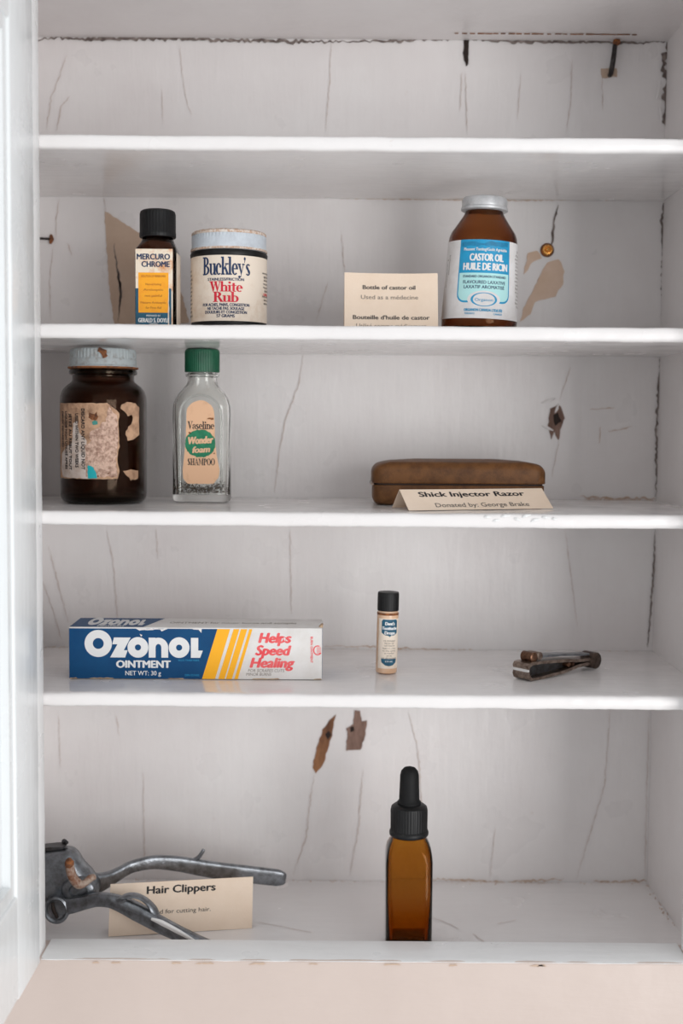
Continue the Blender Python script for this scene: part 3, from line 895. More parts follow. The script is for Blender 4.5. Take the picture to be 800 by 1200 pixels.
print_on('paper_tear', [rough_poly([(9.0, .4), (10.0, .4), (10.0, 29), (9.5, 29)], .25, 2, 2)], f1, .3, 'paper_cream', lab)

# ---- rub jar, white lid
t = thing('rub_jar', 'squat jar with rust-flecked white lid and red and navy lettering on cream label', 'jar', (-0.083, 0.105, Z2))
m = MB(); m.lathe([(.1, 0), (24.5, 0), (26.6, 1), (27.3, 3), (27.4, 30), (27.3, 52), (27.8, 53.5), (28.1, 55.2), (27.2, 56.8), (25, 57.4), (.1, 57.4)], 64); m.build('glass_body', 'black_plastic', t, label='dark glass body')
m = MB(); m.lathe([(.1, 57.2), (26.6, 57.2), (27.4, 57.8), (27.5, 59.2), (26.9, 60.4), (27.0, 66.5), (26.9, 67.0), (26.8, 70.4), (25.6, 71.4), (.1, 71.4)], 160, ribs=(6, 7, 64, .5)); lid = m.build('lid', 'white_lid', t)
m = MB(); m.lathe([(27.0, 68.8), (27.03, 68.8), (26.95, 70.5), (25.7, 71.5), (24.5, 71.55), (24.5, 71.45), (25.5, 71.3), (26.8, 70.3)], 160); m.build('rusty_rim', 'lid_rust', lid)
m = MB(); m.lathe([(26.9, 57.3), (27.7, 57.5), (27.75, 58.6), (27.3, 59.2), (26.9, 58.8)], 96); m.build('rusty_skirt', 'lid_rust', lid)
c1 = cyl_map(27.5)
lab = print_on('label', [rect(-62, 6.5, 46, 52.6)], c1, .1, 'paper_cream', t, step=2)
print_on('navy_name', serif("Buckley's", 35.5, 12.6, .2, 45.0, .9), c1, .25, 'ink_navy', lab, step=1.5)
print_on('navy_lettering', [text('STAINLESS/FRICTION', 26.5, 2.0, 0, 35.6, .028), text('FOR ACHES, PAINS, CONGESTION', 35, 2.1, 0, 17.8, .028), text('NE TACHE PAS. SOULAGE', 27, 2.1, 0, 15.2, .028), text('DOULEURS ET CONGESTION', 31, 2.1, 0, 12.6, .028), text('57 GRAMS', 13, 2.1, 0, 10, .028)], c1, .25, 'ink_navy', lab, step=1.5)
print_on('red_name', serif('White', 23.5, 7.2, 0, 30.6, .9) + serif('Rub', 18, 7.2, 0, 23.3, .92), c1, .25, 'ink_red', lab, step=1.5)
side_txt = []
for k in range(9):
    side_txt.append(text(['use as needed', 'apply and rub', 'well until', 'warm', 'repeat', 'night and day', 'keep covered', 'store cool', 'external'][k], 12 - (k % 3) * 2, 1.6, 37 + (k % 2), 42 - k * 2.5 - (1.5 if k > 5 else 0), .01))
for k in range(12):
    side_txt.append(text(['for', 'chest', 'colds', 'rub', 'on', 'throat', 'and', 'back', 'then', 'cover', 'with', 'flannel'][k], 7 + k % 3, 1.8, -36, 43 - k * 2.9, .01))
print_on('side_lettering', side_txt[9:], c1, .25, 'ink_grey', lab, step=1.5)
print_on('side_lettering', side_txt[:9], c1, .25, 'ink_grey', lab, step=1.5)
print_on('red_side_line', [text('CAUTION', 9, 1.9, 37, 26.8, .03)], c1, .25, 'ink_coral', lab, step=1.5)

# ---- folded card for the castor oil
def tent_card(name, label, loc, rotz, wd, h, depth_front, depth_back, bow, lines, skew=0.0):
    """folded card: front flap from the ground up to the ridge, back flap behind; lines of print on the front"""
    t = thing(name, label, 'card', loc, rotz)
    N = 16
    def flap(ya):
        vs_, fs_ = [], []
        for th in (0, .35):
            for j in range(5):
                for i in range(N + 1):
                    u = -1 + 2 * i / N
                    q = j / 4
                    vs_.append((u * wd / 2 + skew * q, ya * (1 - q) + bow * (1 - u * u) * (.3 + .7 * q) + th, h * q - bow * .35 * (1 - u * u) * q))
        W = N + 1
        for j in range(4):
            for i in range(N):
                a = j * W + i
                fs_.append((a, a + 1, a + W + 1, a + W))
                b = a + 5 * W
                fs_.append((b, b + W, b + W + 1, b + 1))
        loop = list(range(W)) + [j * W + N for j in range(1, 5)] + [4 * W + i for i in range(N - 1, -1, -1)] + [j * W for j in range(3, 0, -1)]
        for i in range(len(loop)):
            a, b = loop[i], loop[(i + 1) % len(loop)]
            fs_.append((a, b, b + 5 * W, a + 5 * W))
        return vs_, fs_
    fv, ff = flap(-depth_front)
    fr = link('front_flap', fv, ff, 'card_stock', t, smooth=30)
    bv, bf = flap(depth_back)
    link('back_flap', bv, bf, 'card_stock', t, smooth=30)
    L = math.hypot(depth_front, h)
    def mp(u, v, e):
        q = v / L
        k = 1 - (2 * u / wd) ** 2
        return (u + skew * q, -depth_front * (1 - q) + bow * k * (.3 + .7 * q) - e, h * q - bow * .35 * k * q + e * .4)
    for nm, mt, tx in lines:
        print_on(nm, tx, mp, .15, mt, fr, step=3)
    return t


tent_card('folded_card', 'cream folded card reading Bottle of castor oil, beside the castor oil bottle', (0.0344, 0.095, Z2), 0.02, 67, 43, 10, 22, 1.2,
          [('bold_line', 'ink_grey', [text('Bottle of castor oil', 38, 3.1, -1.5, 33.4, .03), text("Bouteille d'huile de castor", 55, 3.1, 0, 10.8, .028)]),
           ('plain_line', 'ink_soft', [text('Used as a médecine', 41, 3.0, -1.2, 26.0, .004), text('Utilisé comme médicament', 50, 3.0, 0, 4.5, 0)])])

# ---- castor oil bottle
t = thing('castor_oil_bottle', 'brown medicine bottle with silver lid and turquoise-and-white label', 'bottle', (0.0988, 0.105, Z2), rot=(0, 0.035, 0))
P_ = [(.1, 0), (22, 0), (25.5, .8), (27.2, 3), (27.4, 8), (26.0, 40), (24.8, 66), (24.5, 69), (23.2, 72.5), (18.8, 79), (15.2, 84.5), (13.8, 87), (13.5, 90), (13.5, 95)]
inner = [(11.5, 95), (11.5, 88), (13.2, 84.5), (16.8, 79), (21, 72.5), (22.4, 69), (22.8, 66), (24, 40), (25.2, 8), (24.6, 4.5), (20, 3.6), (.1, 3.6)]
m = MB(); m.lathe(P_ + inner, 56); body = m.build('glass_body', 'amber_mid', t)
m = MB(); m.lathe([(.1, 88.2), (15.8, 88.2), (16.9, 88.9), (16.9, 90.5), (16.3, 91.2), (16.4, 96), (15.6, 97.6), (14, 98.2), (.1, 98.2)], 64); m.build('lid', 'tin_lid', t)
c2 = cyl_map(26.1, 0, 0.0, 0.0)
def castor_map(u, v, e):
    r = 27.55 - (v - 8) * 0.0455
    a = u / 26.1
    return ((r + e) * math.sin(a), -(r + e) * math.cos(a), v)
lab = print_on('label', [rect(-58, 9.5, 50, 65)], castor_map, .12, 'paper_white', t, step=2)
def round_panel(x0, x1, z0, z1, r):
    pts = [(x0, z1), (x0, z0 + r)] + [(x0 + r - r * math.cos(a), z0 + r - r * math.sin(a)) for a in (.4, .8, 1.2)] + [(x0 + r, z0), (x1 - r, z0)] + \
          [(x1 - r + r * math.sin(a), z0 + r - r * math.cos(a)) for a in (.4, .8, 1.2)] + [(x1, z0 + r), (x1, z1)]
    return poly(pts)
print_on('turquoise_panel', [round_panel(-20, 19.5, 20.5, 65, 6)], castor_map, .2, 'ink_cyan', lab, step=2)
print_on('pale_panel', [round_panel(-19, 18.5, 21.8, 41.5, 5)], castor_map, .26, 'ink_pale', lab, step=2)
print_on('emblem_ground', [oval(0, 22.8, 11.6, 6.2)], castor_map, .3, 'paper_white', lab, step=2)
print_on('emblem_ring', [arc(0, 22.8, 9.2, 4.9, 1.6, .5, 0, 360, 40)], castor_map, .36, 'ink_cyan', lab, step=2)
print_on('turquoise_lettering', [text('Organon', 12.5, 2, 0, 22.6, .01), text('ORGANON CANADA LTD/LTÉE', 27, 1.9, 0, 15.4, .03), text('TORONTO', 7, 1.3, -9.5, 12.8, .01), text('CANADA', 6.5, 1.3, 10, 12.8, .01)], castor_map, .4, 'ink_cyan', lab, step=2)
print_on('white_lettering', [text('CASTOR OIL', 25.5, 5.2, 1, 52.5, .035), text('HUILE DE RICIN', 33.5, 5.2, .5, 46, .035), text('Pleasant Tasting/Goût Agréable', 33, 2.1, 0, 58.2, .02)], castor_map, .36, 'ink_white', lab, step=2)
print_on('pale_smudge', [rough_poly([(-18, 60.5), (17, 60.8), (17.5, 63.5), (4, 64), (-2, 62.4), (-12, 63.6), (-18.4, 63)], .5, 2, 4)], castor_map, .34, 'ink_deep', lab, step=2)
print_on('dark_lettering', [text('STANDARD ORGANON STANDARD', 32, 1.7, 0, 39, .02), text('FLAVOURED LAXATIVE', 31, 2.3, 0, 35, .015), text('LAXATIF AROMATISÉ', 29.5, 2.3, 0, 31.6, .015)], castor_map, .36, 'ink_navy', lab, step=2)
st = [text(s, w_, 1.5, 33 + (i % 2) * .6, 59 - i * 2.6, .0) for i, (s, w_) in enumerate((('DOSE', 5), ('Adults', 11), ('one to two', 12), ('tablespoon', 12), ('Children', 10), ('one to two', 12), ('teaspoon', 11), ('Adultes', 11), ('une à deux', 12), ('cuillerées', 11), ('Enfants', 10), ('une cuiller', 12), ('à thé', 6), ('Keep cool', 10), ('Shake well', 11), ('100 ml', 7)))]
st += [text('Indications', 14, 1.6, -31, 48, 0, 0, -PI / 2), text('Laxative', 20, 1.6, -34, 42, 0, 0, -PI / 2)]
print_on('side_lettering', st[-2:], castor_map, .25, 'ink_soft', lab, step=2)
print_on('side_lettering', st[:-2], castor_map, .25, 'ink_soft', lab, step=2)

# ================================================================= things on the third shelf
# ---- amber jar with torn label
t = thing('amber_jar', 'tall dark brown glass jar with grey screw lid and torn stained label', 'jar', (-0.1768, 0.116, Z3))
P_ = [(.1, 0.6), (24, .4), (26.5, 0), (29.5, 1), (31.2, 3.4), (31.7, 7), (31.7, 74), (31.4, 78), (30, 82.5), (27, 86), (23.6, 88.4), (22.6, 90), (22.6, 93.4), (24.6, 94.4), (25, 96), (24.6, 97.4), (22.6, 98), (22.4, 106)]
inner = [(20.2, 106), (20.4, 90), (21.4, 87), (25.4, 84), (28, 81), (29.2, 77), (29.4, 73), (29.4, 8), (28.6, 5), (26, 3.8), (.1, 3.8)]
m = MB(); m.lathe(P_ + inner, 64); m.build('glass_body', 'amber_dark', t)
m = MB(); m.lathe([(.1, 98.4), (24.8, 98.4), (25.6, 98.9), (25.7, 100), (24.6, 100.9), (24.3, 101.6), (24.5, 105), (24.1, 105.6), (24.2, 106.4), (24.2, 111), (23.2, 112.6), (21.6, 113.2), (.1, 113)], 144, ribs=(8, 9, 52, .8)); lid = m.build('lid', 'lid_grey', t)
m = MB(); m.lathe([(24.7, 98.2), (25.75, 98.7), (25.8, 99.6), (25.2, 100.2), (24.7, 99.4)], 96); m.build('rusty_edge', 'rust', lid)
c3 = cyl_map(31.7, 0, -0.02)
m2 = rough_poly([(2, 113), (7, 111.5), (8, 107), (5, 105.4), (3.2, 108.4), (1.2, 110.4)], .5, 1.4, 9)
print_on('rust_spot', [m2], cyl_map(24.25, 0, -.02), .3, 'rust', lid, step=2)
lab = print_on('label', [rough_poly([(-37, 18.5), (16.6, 18.5), (17.6, 24), (16.0, 33), (18, 42), (17.2, 58), (18.0, 66), (9, 72.8), (-37, 72.8)], .35, 2.5, 1)], c3, .12, 'paper_old', t, step=2)
print_on('torn_layer', [rough_poly([(-6, 20), (15.6, 20), (15.2, 33), (16.4, 42), (16.4, 64), (10, 70), (8, 60), (2, 55), (-4, 52), (-3, 46), (-7, 42)], .8, 1.8, 3)], c3, .26, 'paper_torn', lab, step=2)
print_on('white_sticker', [rough_poly([(-30, 19.2), (-5, 18.8), (-5.6, 46), (-12, 52), (-13, 60), (-17, 58), (-18, 44), (-25, 41), (-32, 36), (-33.5, 26)], .3, 2.0, 5)], c3, .2, 'paper_grey', lab, step=2)
print_on('turquoise_scrap', [rough_poly([(-5.2, 18.8), (2.0, 18.8), (1.2, 22.5), (-1, 27), (-5.0, 28.4)], .3, 1.5, 6)], c3, .34, 'ink_aqua', lab, step=2)
M['ink_sea'] = mat('ink_sea', srgb(70, 140, 130), rough=0.7)
print_on('teal_fleck', [rough_poly([(-1, 57.4), (2.4, 57.8), (2.6, 59.8), (.4, 60.6), (-1.4, 59.6)], .3, 1.2, 7)], c3, .34, 'ink_sea', lab, step=2)
for sc in (rough_poly([(-4, 62), (1, 60.5), (3.4, 63), (2, 66.4), (-1, 64.6), (-3.4, 66.4)], .6, 1.2, 8), rough_poly([(9, 22), (10, 22), (10, 23), (9, 23)], .2, 1, 2), rough_poly([(2, 20), (3, 20), (3, 21), (2, 21)], .2, 1, 3)):
    print_on('brown_fleck', [sc], c3, .36, 'rust', lab, step=2)
for sc in (rough_poly([(19.6, 72), (24, 74), (32, 73), (36, 70), (36, 50), (29, 47), (24, 46), (22.6, 53), (25.4, 56), (29, 60), (28.6, 65), (25, 64), (22, 67), (19, 69)], .5, 2, 11),
                         rough_poly([(20.6, 24.2), (27, 25), (35, 24), (35, 18.4), (27, 17.2)], .4, 2, 12)):
    print_on('label_scrap', [sc], c3, .14, 'paper_old', t, step=2)
print_on('dark_lettering', [text('DISCARD ANY LIQUID NOT', 44, 2.6, -8.4, 47, .03, 0, -PI / 2), text('USED WITHIN TWO WEEKS', 39, 2.6, -13.6, 46, .03, 0, -PI / 2),
                            text('JETEZ AU REBUT TOUT', 41, 2.6, -19.8, 45, .03, 0, -PI / 2), text('LIQUIDE NON UTILISÉ APRÈS', 42, 2.6, -24.6, 46, .03, 0, -PI / 2), text('DEUX SEMAINES', 26, 2.6, -29.6, 54, .03, 0, -PI / 2)], c3, .4, 'ink_black', lab, step=2)

# ---- clear shampoo bottle
t = thing('shampoo_bottle', 'flat clear glass shampoo bottle with green cap and peach label', 'bottle', (-0.1053, 0.131, Z3))
W_, D_ = 43.4, 24.0
secs = [(0, 39, 20, 6), (.8, 42, 22.6, 7.4), (3, W_, D_, 8), (66, W_, D_, 8), (72, W_ - .6, D_, 8), (77, W_ - 3.6, D_ - .4, 8.5), (81, W_ - 8.4, D_ - 1.4, 9), (84, W_ - 13.6, D_ - 2.4, 9.6), (86.4, 26.4, 20.8, 10), (88.4, 23.4, 20, 9.8), (91, 22, 20, 9.8), (93.4, 22, 20, 9.8), (94.2, 25, 23, 11), (95.6, 25, 23, 11), (96.4, 21, 19.4, 9.6), (108, 21, 19.4, 9.6)]
hollow(secs, 2.2, 6, 'clear_glass', t)
def arch(w_, z_lo, z_hi):
    pts = [(-w_, z_lo)] + [(-w_, z_lo + (z_hi - w_ - z_lo) * k / 3) for k in (1, 2)]
    pts += [(-w_ * math.cos(a), z_hi - w_ + w_ * math.sin(a)) for a in [k * PI / 10 for k in range(11)]]
    pts += [(w_, z_lo + (z_hi - w_ - z_lo) * k / 3) for k in (2, 1)] + [(w_, z_lo)]
    return pts
m = MB()
m.tube([(x, -12.0, z) for x, z in arch(15.6, 7, 80)], [(.7, .7)] * len(arch(15.6, 7, 80)), 8, (0, 1, 0), 3)
m.build('embossed_arch', 'clear_glass', t)
m = MB()
m.lathe([(.1, 97.2), (12.7, 97.2), (13.1, 97.8), (13.1, 112), (12.7, 113.6), (11.6, 114.5), (.1, 114.5)], 144, ribs=(2, 3, 48, .45)); m.build('cap', 'green_plastic', t)
f2 = flat_map(-12.05)
lp = [(-9.4, 14), (9.6, 14), (13.6, 19), (14.4, 24), (12.2, 35), (10.8, 47), (10.4, 62)] + [(10.4 * math.cos(a), 66 + 10 * math.sin(a)) for a in [k * PI / 14 for k in range(15)]] + [(-10.4, 62), (-10.9, 47), (-12.0, 35), (-13.2, 24), (-12.8, 18)]
lab = print_on('label', [rough_poly(lp, .15, 2.0, 3)], f2, .8, 'peach', t)
print_on('black_lettering', serif('SHAMPOO', 20.4, 5.0, .6, 30.4, .96), f2, .9, 'ink_black', lab)
print_on('black_name', serif('Vaseline', 19.6, 5.8, .3, 57.6, .92), f2, .9, 'ink_black', lab)
print_on('green_disc', [rough_poly([(11.4 * math.cos(2 * PI * i / 28), 44 + 10.4 * math.sin(2 * PI * i / 28)) for i in range(28)], .35, 1, 4)], f2, .9, 'ink_green', lab)
print_on('peach_script', [text('Wonder', 19, 5.6, .4, 46.6, .04, .25, .06), text('foam', 13.6, 4.8, .6, 39.6, .04, .25, .06)], f2, 1.0, 'peach', lab)
for sc in (rough_poly([(5, 62), (9.4, 61.6), (9.6, 63.4), (6, 63.2)], .3, 1, 5), rough_poly([(-9, 51.6), (-7, 51), (-6.6, 52), (-8.4, 52.6)], .3, 1, 6), rough_poly([(9.6, 36.6), (11, 36.4), (10.6, 37.6)], .2, 1, 7)):
    print_on('worn_fleck', [sc], f2, .9, 'rust', lab)
rnd = random.Random(12)
m = MB()
for i in range(1500):
    z = 7.0 + abs(rnd.gauss(0, 6.0)) if i < 1250 else rnd.uniform(8, 74)
    if z > 84: continue
    side_ = rnd.random()
    s = rnd.uniform(.3, .95) if i < 1250 else rnd.uniform(.15, .4)
    if i >= 1250 or side_ < .2:
        x, y = (rnd.choice((-1, 1)) * rnd.uniform(18.4, 19.0), rnd.uniform(-5, 5))
        if z > 64: continue
    else:
        x, y = rnd.uniform(-17.5, 17.5), (-9.4 if side_ < .62 else 9.4) + rnd.uniform(-.1, .1)
        if z > 7 + 9 * (0.45 + abs(x) / 26): z = 7 + (z - 7) * .4
    m.add([(x - s, y - s * .4, z), (x + s * .8, y - s * .3, z + s * .3), (x, y + s * .5, z + s * .2), (x + s * .2, y, z + s)], [(0, 2, 1), (0, 1, 3), (1, 2, 3), (2, 0, 3)])
m.build('dried_residue', 'speck', t, smooth=0, kind='stuff')

# ---- brown razor case
t = thing('razor_case', 'long brown hinged razor case with rounded lid behind a folded card', 'case', (0.0868, 0.134, Z3), 0.0)
def case_half(z0, z1, w_, d_, bev_b, bev_t, dome=0):
    m = MB()
    rings = []
    for k in range(5):
        a = k / 4 * PI / 2
        rings.append(rrect(w_ - 2 * bev_b * (1 - math.sin(a)), d_ - 2 * bev_b * (1 - math.sin(a)), 9, z0 + bev_b * (1 - math.cos(a)), 6))
    for k in range(8):
        a = k / 7 * PI / 2
        rings.append(rrect(w_ - 2 * bev_t * (1 - math.cos(a)), d_ - 2 * bev_t * (1 - math.cos(a)), 9, z1 - bev_t * (1 - math.sin(a)), 6))
    # gentle dome along the length
    out = []
    for i, r in enumerate(rings):
        out.append([(x, y, z - (dome * (2 * x / w_) ** 4 if i >= 5 else 0)) for x, y, z in r])
    N_ = len(out[0])
    cap = [(0.6 * x, 0.6 * y, z1 - dome * (1.2 * x / w_) ** 4) for x, y, z in out[-1]]
    m.loft(out + [cap])
    return m
case_half(0, 14.6, 127, 54, 4.5, .8).build('case_base', 'leather', t)
case_half(15.8, 33.6, 128.4, 55, .8, 6, 4.4).build('case_lid', 'leather', t)
m = MB(); m.loft([rrect(124.6, 51.6, 8, 14.4), rrect(124.6, 51.6, 8, 16)]); m.build('rim', 'leather_dark', t)
m = MB(); m.tube([(-64, -20, 15.2), (-64.6, 0, 15.2), (-64, 20, 15.2)], [1.2] * 3, 10); m.build('hinge', 'bronze', t)
m = MB(); m.box(63.2, 64.4, -5, 5, 10.5, 19.5); m.build('clasp', 'leather_dark', t, smooth=0)

# ---- razor card
a_ = math.atan2(.0356, .1062)
tent_card('folded_card', 'cream folded card reading Shick Injector Razor, lying in front of brown case', (0.0989 - .0058, 0.0622 + .0172, Z3), a_, 111, 13.6, 18.6, 14, 0.4,
          [('bold_line', 'ink_black', [text('Shick Injector Razor', 82, 5.4, -2, 17.4, .03)]), ('plain_line', 'ink_grey', [text('Donated by: George Brake', 72, 4.4, 2, 5.4, .004)])])

# ================================================================= things on the fourth shelf
# ---- ointment box
t = thing('ointment_box', 'long blue and white ointment carton with yellow stripes and red slogan', 'box', (-0.1035, 0.0905, Z4), 0.012)
LX, DX, HX = 90.2, 21.5, 37.2
m = MB()
rings = []
for (x, s) in ((-LX, .5), (-LX + .5, 0), (LX - .5, 0), (LX, .5)):
    rings.append([(x, p[0], HX / 2 + p[1]) for p in rrect(2 * DX - 2 * s, HX - 2 * s, .7, 0, 2)])
m.loft(rings); body = m.build('carton', 'box_white', t)
K_ = 180.4 / 297.0
def bx(px): return (px - 80) * K_ - LX
def bz(py): return (797 - py) * 0.608
f3 = flat_map(-DX)
def top_map(u, v, e): return (u, -DX + v, HX + e)
print_on('blue_field', [poly([(bx(80.6), bz(796.6)), (bx(236), bz(796.6)), (bx(254), bz(737.4)), (bx(80.6), bz(737.4))])], f3, .08, 'box_blue', body)
print_on('blue_top', [poly([(-LX + .5, .9), (bx(167), .9), (bx(184), 2 * DX - .6), (-LX + .5, 2 * DX - .6)])], top_map, .08, 'box_blue', body)
m = MB(); m.box(LX - .02, LX + .12, -DX + .8, DX - .8, .8, HX - 1.0); m.build('blue_end', 'box_blue', body, smooth=0)
m = MB(); m.box(-LX - .12, -LX + .02, -DX + .8, DX - .8, .8, HX - 1.0); m.build('blue_end', 'box_blue', body, smooth=0)
stripes = [poly([(bx(a), bz(737.4)), (bx(b), bz(737.4)), (bx(d), bz(796.6)), (bx(c), bz(796.6))]) for a, b, c, d in ((254, 269, 236, 251.3), (273, 279.8, 255, 262.4), (281.6, 289, 264, 271), (291.5, 295, 274, 278))]
for s in stripes:
    print_on('yellow_stripe', [s], f3, .1, 'ink_amber', body)
def logo(fx, fz):
    out = []
    P2 = lambda pts: poly([(fx(p[0]), fz(p[1])) for p in pts])
    for (cx, cy, ro, ri) in ((114.6, 755.2, 16, 6.4), (161, 759.6, 12.2, 3.6), (209.2, 759.6, 12.2, 3.6)):
        vs_, fs_ = arc(cx, cy, ro, ro, ro - ri, ro - ri, 0, 360, 40)
        out.append(([(fx(p[0]), fz(p[1])) for p in vs_], fs_))
    out.append(P2([(133, 748), (152.5, 748), (144.5, 763), (149, 763), (146, 771.6), (128.4, 771.6), (137, 756), (131, 756)]))
    vs_, fs_ = arc(185, 760, 11.4, 12, 8, 7.4, 180, 360, 20)
    out.append(([(fx(p[0]), fz(p[1])) for p in vs_], fs_))
    out.append(P2([(173.6, 748), (181.6, 748), (181.6, 771.6), (173.6, 771.6)]))
    out.append(P2([(188.4, 759.4), (196.4, 759.4), (196.4, 771.6), (188.4, 771.6)]))
    out.append(P2([(223, 748), (231.6, 748), (231.6, 763), (237, 763), (233.8, 771.6), (223, 771.6)]))
    return out
print_on('white_logo', logo(bx, bz), f3, .14, 'ink_white', body)
print_on('white_lettering', [text('OINTMENT', 39, 5.4, bx(167.4), bz(779.4), .04), text('NET WT: 30 g', 25.4, 3.2, bx(167), bz(790), .012)], f3, .14, 'ink_white', body)
print_on('cyan_lettering', [text("REG'D TRADE MARK", 15, 1.2, bx(220.6), bz(774.6), .0), text('DIN 057605', 10, 1.4, bx(224.4), bz(792.2), .0)], f3, .14, 'ink_cyan', body)
print_on('red_slogan', [text('Helps', 24, 7.4, bx(321.4), bz(747.6), .042, .26), text('Speed', 26, 7.4, bx(319.6), bz(762.4), .042, .26), text('Healing', 32.4, 7.4, bx(318.4), bz(777), .042, .26)], f3, .1, 'ink_coral', body)
print_on('worn_spot', [rough_poly([(bx(331), bz(748)), (bx(333), bz(746)), (bx(334), bz(749)), (bx(332.5), bz(751))], .3, 1.5, 2)], f3, .15, 'box_white', body)
print_on('fine_lettering', [text('FOR SCRAPES CUTS', 26, 2, bx(311.4), bz(786.4), .0, .2), text('MINOR BURNS', 18, 2, bx(302.6), bz(790.8), .0, .2)], f3, .1, 'ink_soft', body)
print_on('red_side_line', [text('BURN OINTMENT', 19, 1.7, bx(364.6), bz(761.4), .035, 0, -PI / 2)], f3, .1, 'ink_coral', body)
em = [arc(bx(371.6), bz(762), 3.2, 3.6, .8, .8, 60, 330, 18)] + [rect(bx(370.6), bz(758.6 + k * 2.0), bx(375.6), bz(759.4 + k * 2.0)) for k in range(4)]
print_on('red_emblem', em, f3, .1, 'ink_coral', body)
print_on('white_top_logo', logo(lambda p: bx(96 + (p - 98) * .5), lambda p: 8 + (772 - p) * 1.1), top_map, .12, 'ink_white', body)
print_on('white_top_lettering', [text('OINTMENT', 20, 4, bx(128), 5, .03)], top_map, .12, 'ink_white', body)
print_on('grey_top_lettering', [text("OINTMENT for minor burns and scrapes", 92, 7, bx(270), 22, .0)], top_map, .1, 'ink_soft', body)
print_on('torn_edge', [rough_poly([(bx(158), bz(737.4)), (bx(196), bz(737.4)), (bx(193), bz(738.8)), (bx(189), bz(741)), (bx(187), bz(738.6)), (bx(172), bz(738.8)), (bx(163), bz(739.6))], .3, 1.6, 5), rough_poly([(bx(221), bz(737.4)), (bx(236), bz(737.4)), (bx(235), bz(742)), (bx(232), bz(738.6))], .3, 1.6, 6), rough_poly([(bx(163), bz(743.5)), (bx(166), bz(744.5)), (bx(165), bz(747))], .2, 1.6, 7)], f3, .16, 'box_white', body)
m = MB()
for (x0, x1) in ((-90, -84), (-76, -58), (-20, -8), (40, 60), (84, 90)):
    pts = rough_poly([(x0, 0.05), (x1, 0.05), (x1 - 1, .9), (x0 + 1, .7)], .2, 1.5, int(x0 + 100))[0]
    m.add([(p[0], -DX - .17, max(p[1], .02)) for p in pts], [tuple(range(len(pts)))])
m.build('scuffed_edge', 'box_torn', body, smooth=0, kind='stuff')
m = MB(); m.extrude([(LX - 2.6, HX - .2), (LX + .3, HX - .4), (LX + .6, HX + 1.6), (LX - .6, HX + 1.8)], -DX + 4, -DX + 12); m.build('lifted_flap', 'box_torn', body, smooth=0)

# ---- small vial
t = thing('drops_vial', 'tiny round glass vial with black cap and blue-on-cream label', 'vial', (0.0338, 0.1, Z4), rot=(0, 0.02, 0))
m = MB(); m.lathe([(.1, 0), (6.6, 0), (7.6, .6), (7.9, 2), (7.9, 43), (7.7, 45), (7.0, 46.4), (6.6, 47), (6.6, 49), (5.2, 49), (5.2, 46), (6.6, 44), (6.6, 3), (5.6, 2), (.1, 2)], 40); m.build('glass_body', 'peach_glass', t, label='glass tinted by the peach contents')
m = MB(); m.lathe([(7.7, 43.2), (7.96, 43.2), (8.0, 44.2), (7.8, 45.0), (7.6, 44.4)], 40); m.build('dried_ring', 'rust', t)
m = MB(); m.lathe([(.1, 46.2), (7.7, 46.2), (7.9, 46.8), (7.9, 58.8), (7.5, 59.8), (.1, 60.1)], 72, ribs=(2, 3, 36, .2)); m.build('cap', 'black_plastic', t)
c4 = cyl_map(7.95, 0, .12)
lab = print_on('label', [rect(-8.4, 4.2, 9.4, 41)], c4, .08, 'paper_cream', t, step=1)
print_on('blue_shield', [poly([(-5.6, 39), (-4.6, 40.4), (5.8, 40.4), (6.8, 39), (6.8, 30.6), (4.2, 28.8), (1.4, 28.4), (.6, 27.4), (-.2, 28.4), (-3, 28.8), (-5.6, 30.6)]), poly([(-5.6, 11.4), (6.8, 11.4), (6.2, 8.6), (3.4, 6.6), (.6, 6), (-2.2, 6.6), (-5.0, 8.6)])], c4, .14, 'ink_teal', lab, step=1)
print_on('white_lettering', [text("Dent's", 7.4, 2.4, .6, 37.4, .04, .1), text('Toothache', 11.6, 2.4, .6, 34, .04, .1), text('Drops', 8, 2.4, .6, 30.6, .04, .1), text('2.5 mL', 6, 1.2, .6, 9.6, .02)], c4, .2, 'ink_white', lab, step=1)
print_on('fine_lettering', [text(s, w_, 1.1, .6, 24.6 - i * 1.8, .0) for i, (s, w_) in enumerate((('FOR TEMPORARY', 9), ('RELIEF OF', 7), ('TOOTHACHE', 8), ('Apply on cotton', 10), ('to the cavity', 10), ('as needed', 7), ('use only', 4), ('as directed', 11)))], c4, .16, 'ink_grey', lab, step=1)

# ---- nail clipper
t = thing('nail_clipper', 'old dark metal nail clipper lying on the shelf beside the tiny vial', 'nail clipper', (0.1295, 0.0745, Z4), math.radians(39))
def bar(prof, w0, w1, name, mt, parent, inset=.5):
    """side profile (x, z) given thickness across y that narrows from w0 to w1 along x"""
    m = MB()
    xs = [p[0] for p in prof]
    x0, x1 = min(xs), max(xs)
    def half(x): return (w0 + (w1 - w0) * (x - x0) / (x1 - x0)) / 2
    m.loft([[(x, -half(x), z) for x, z in prof], [(x, half(x), z) for x, z in prof]])
    return m.build(name, mt, parent, smooth=35)
bar([(0, 6.6), (-.6, 4.4), (.6, 1.4), (3.2, .1), (14, .0), (40, 1.2), (56, 3.4), (74, 4.2), (74, 6.4), (56, 5.8), (40, 3.4), (14, 2.0), (4.4, 2.0), (2.6, 3.2), (1.6, 5.0), (1.2, 6.6)], 15, 10, 'lower_arm', 'bronze', t)
bar([(0, 8.4), (-.6, 10.6), (.8, 12.6), (4, 13.4), (14, 13.2), (40, 11.8), (56, 9.8), (74, 9.0), (74, 6.8), (56, 7.6), (40, 9.4), (14, 11.2), (4.6, 11.2), (2.6, 10.4), (1.6, 9.4), (1.2, 8.4)], 15, 10, 'upper_arm', 'bronze', t)
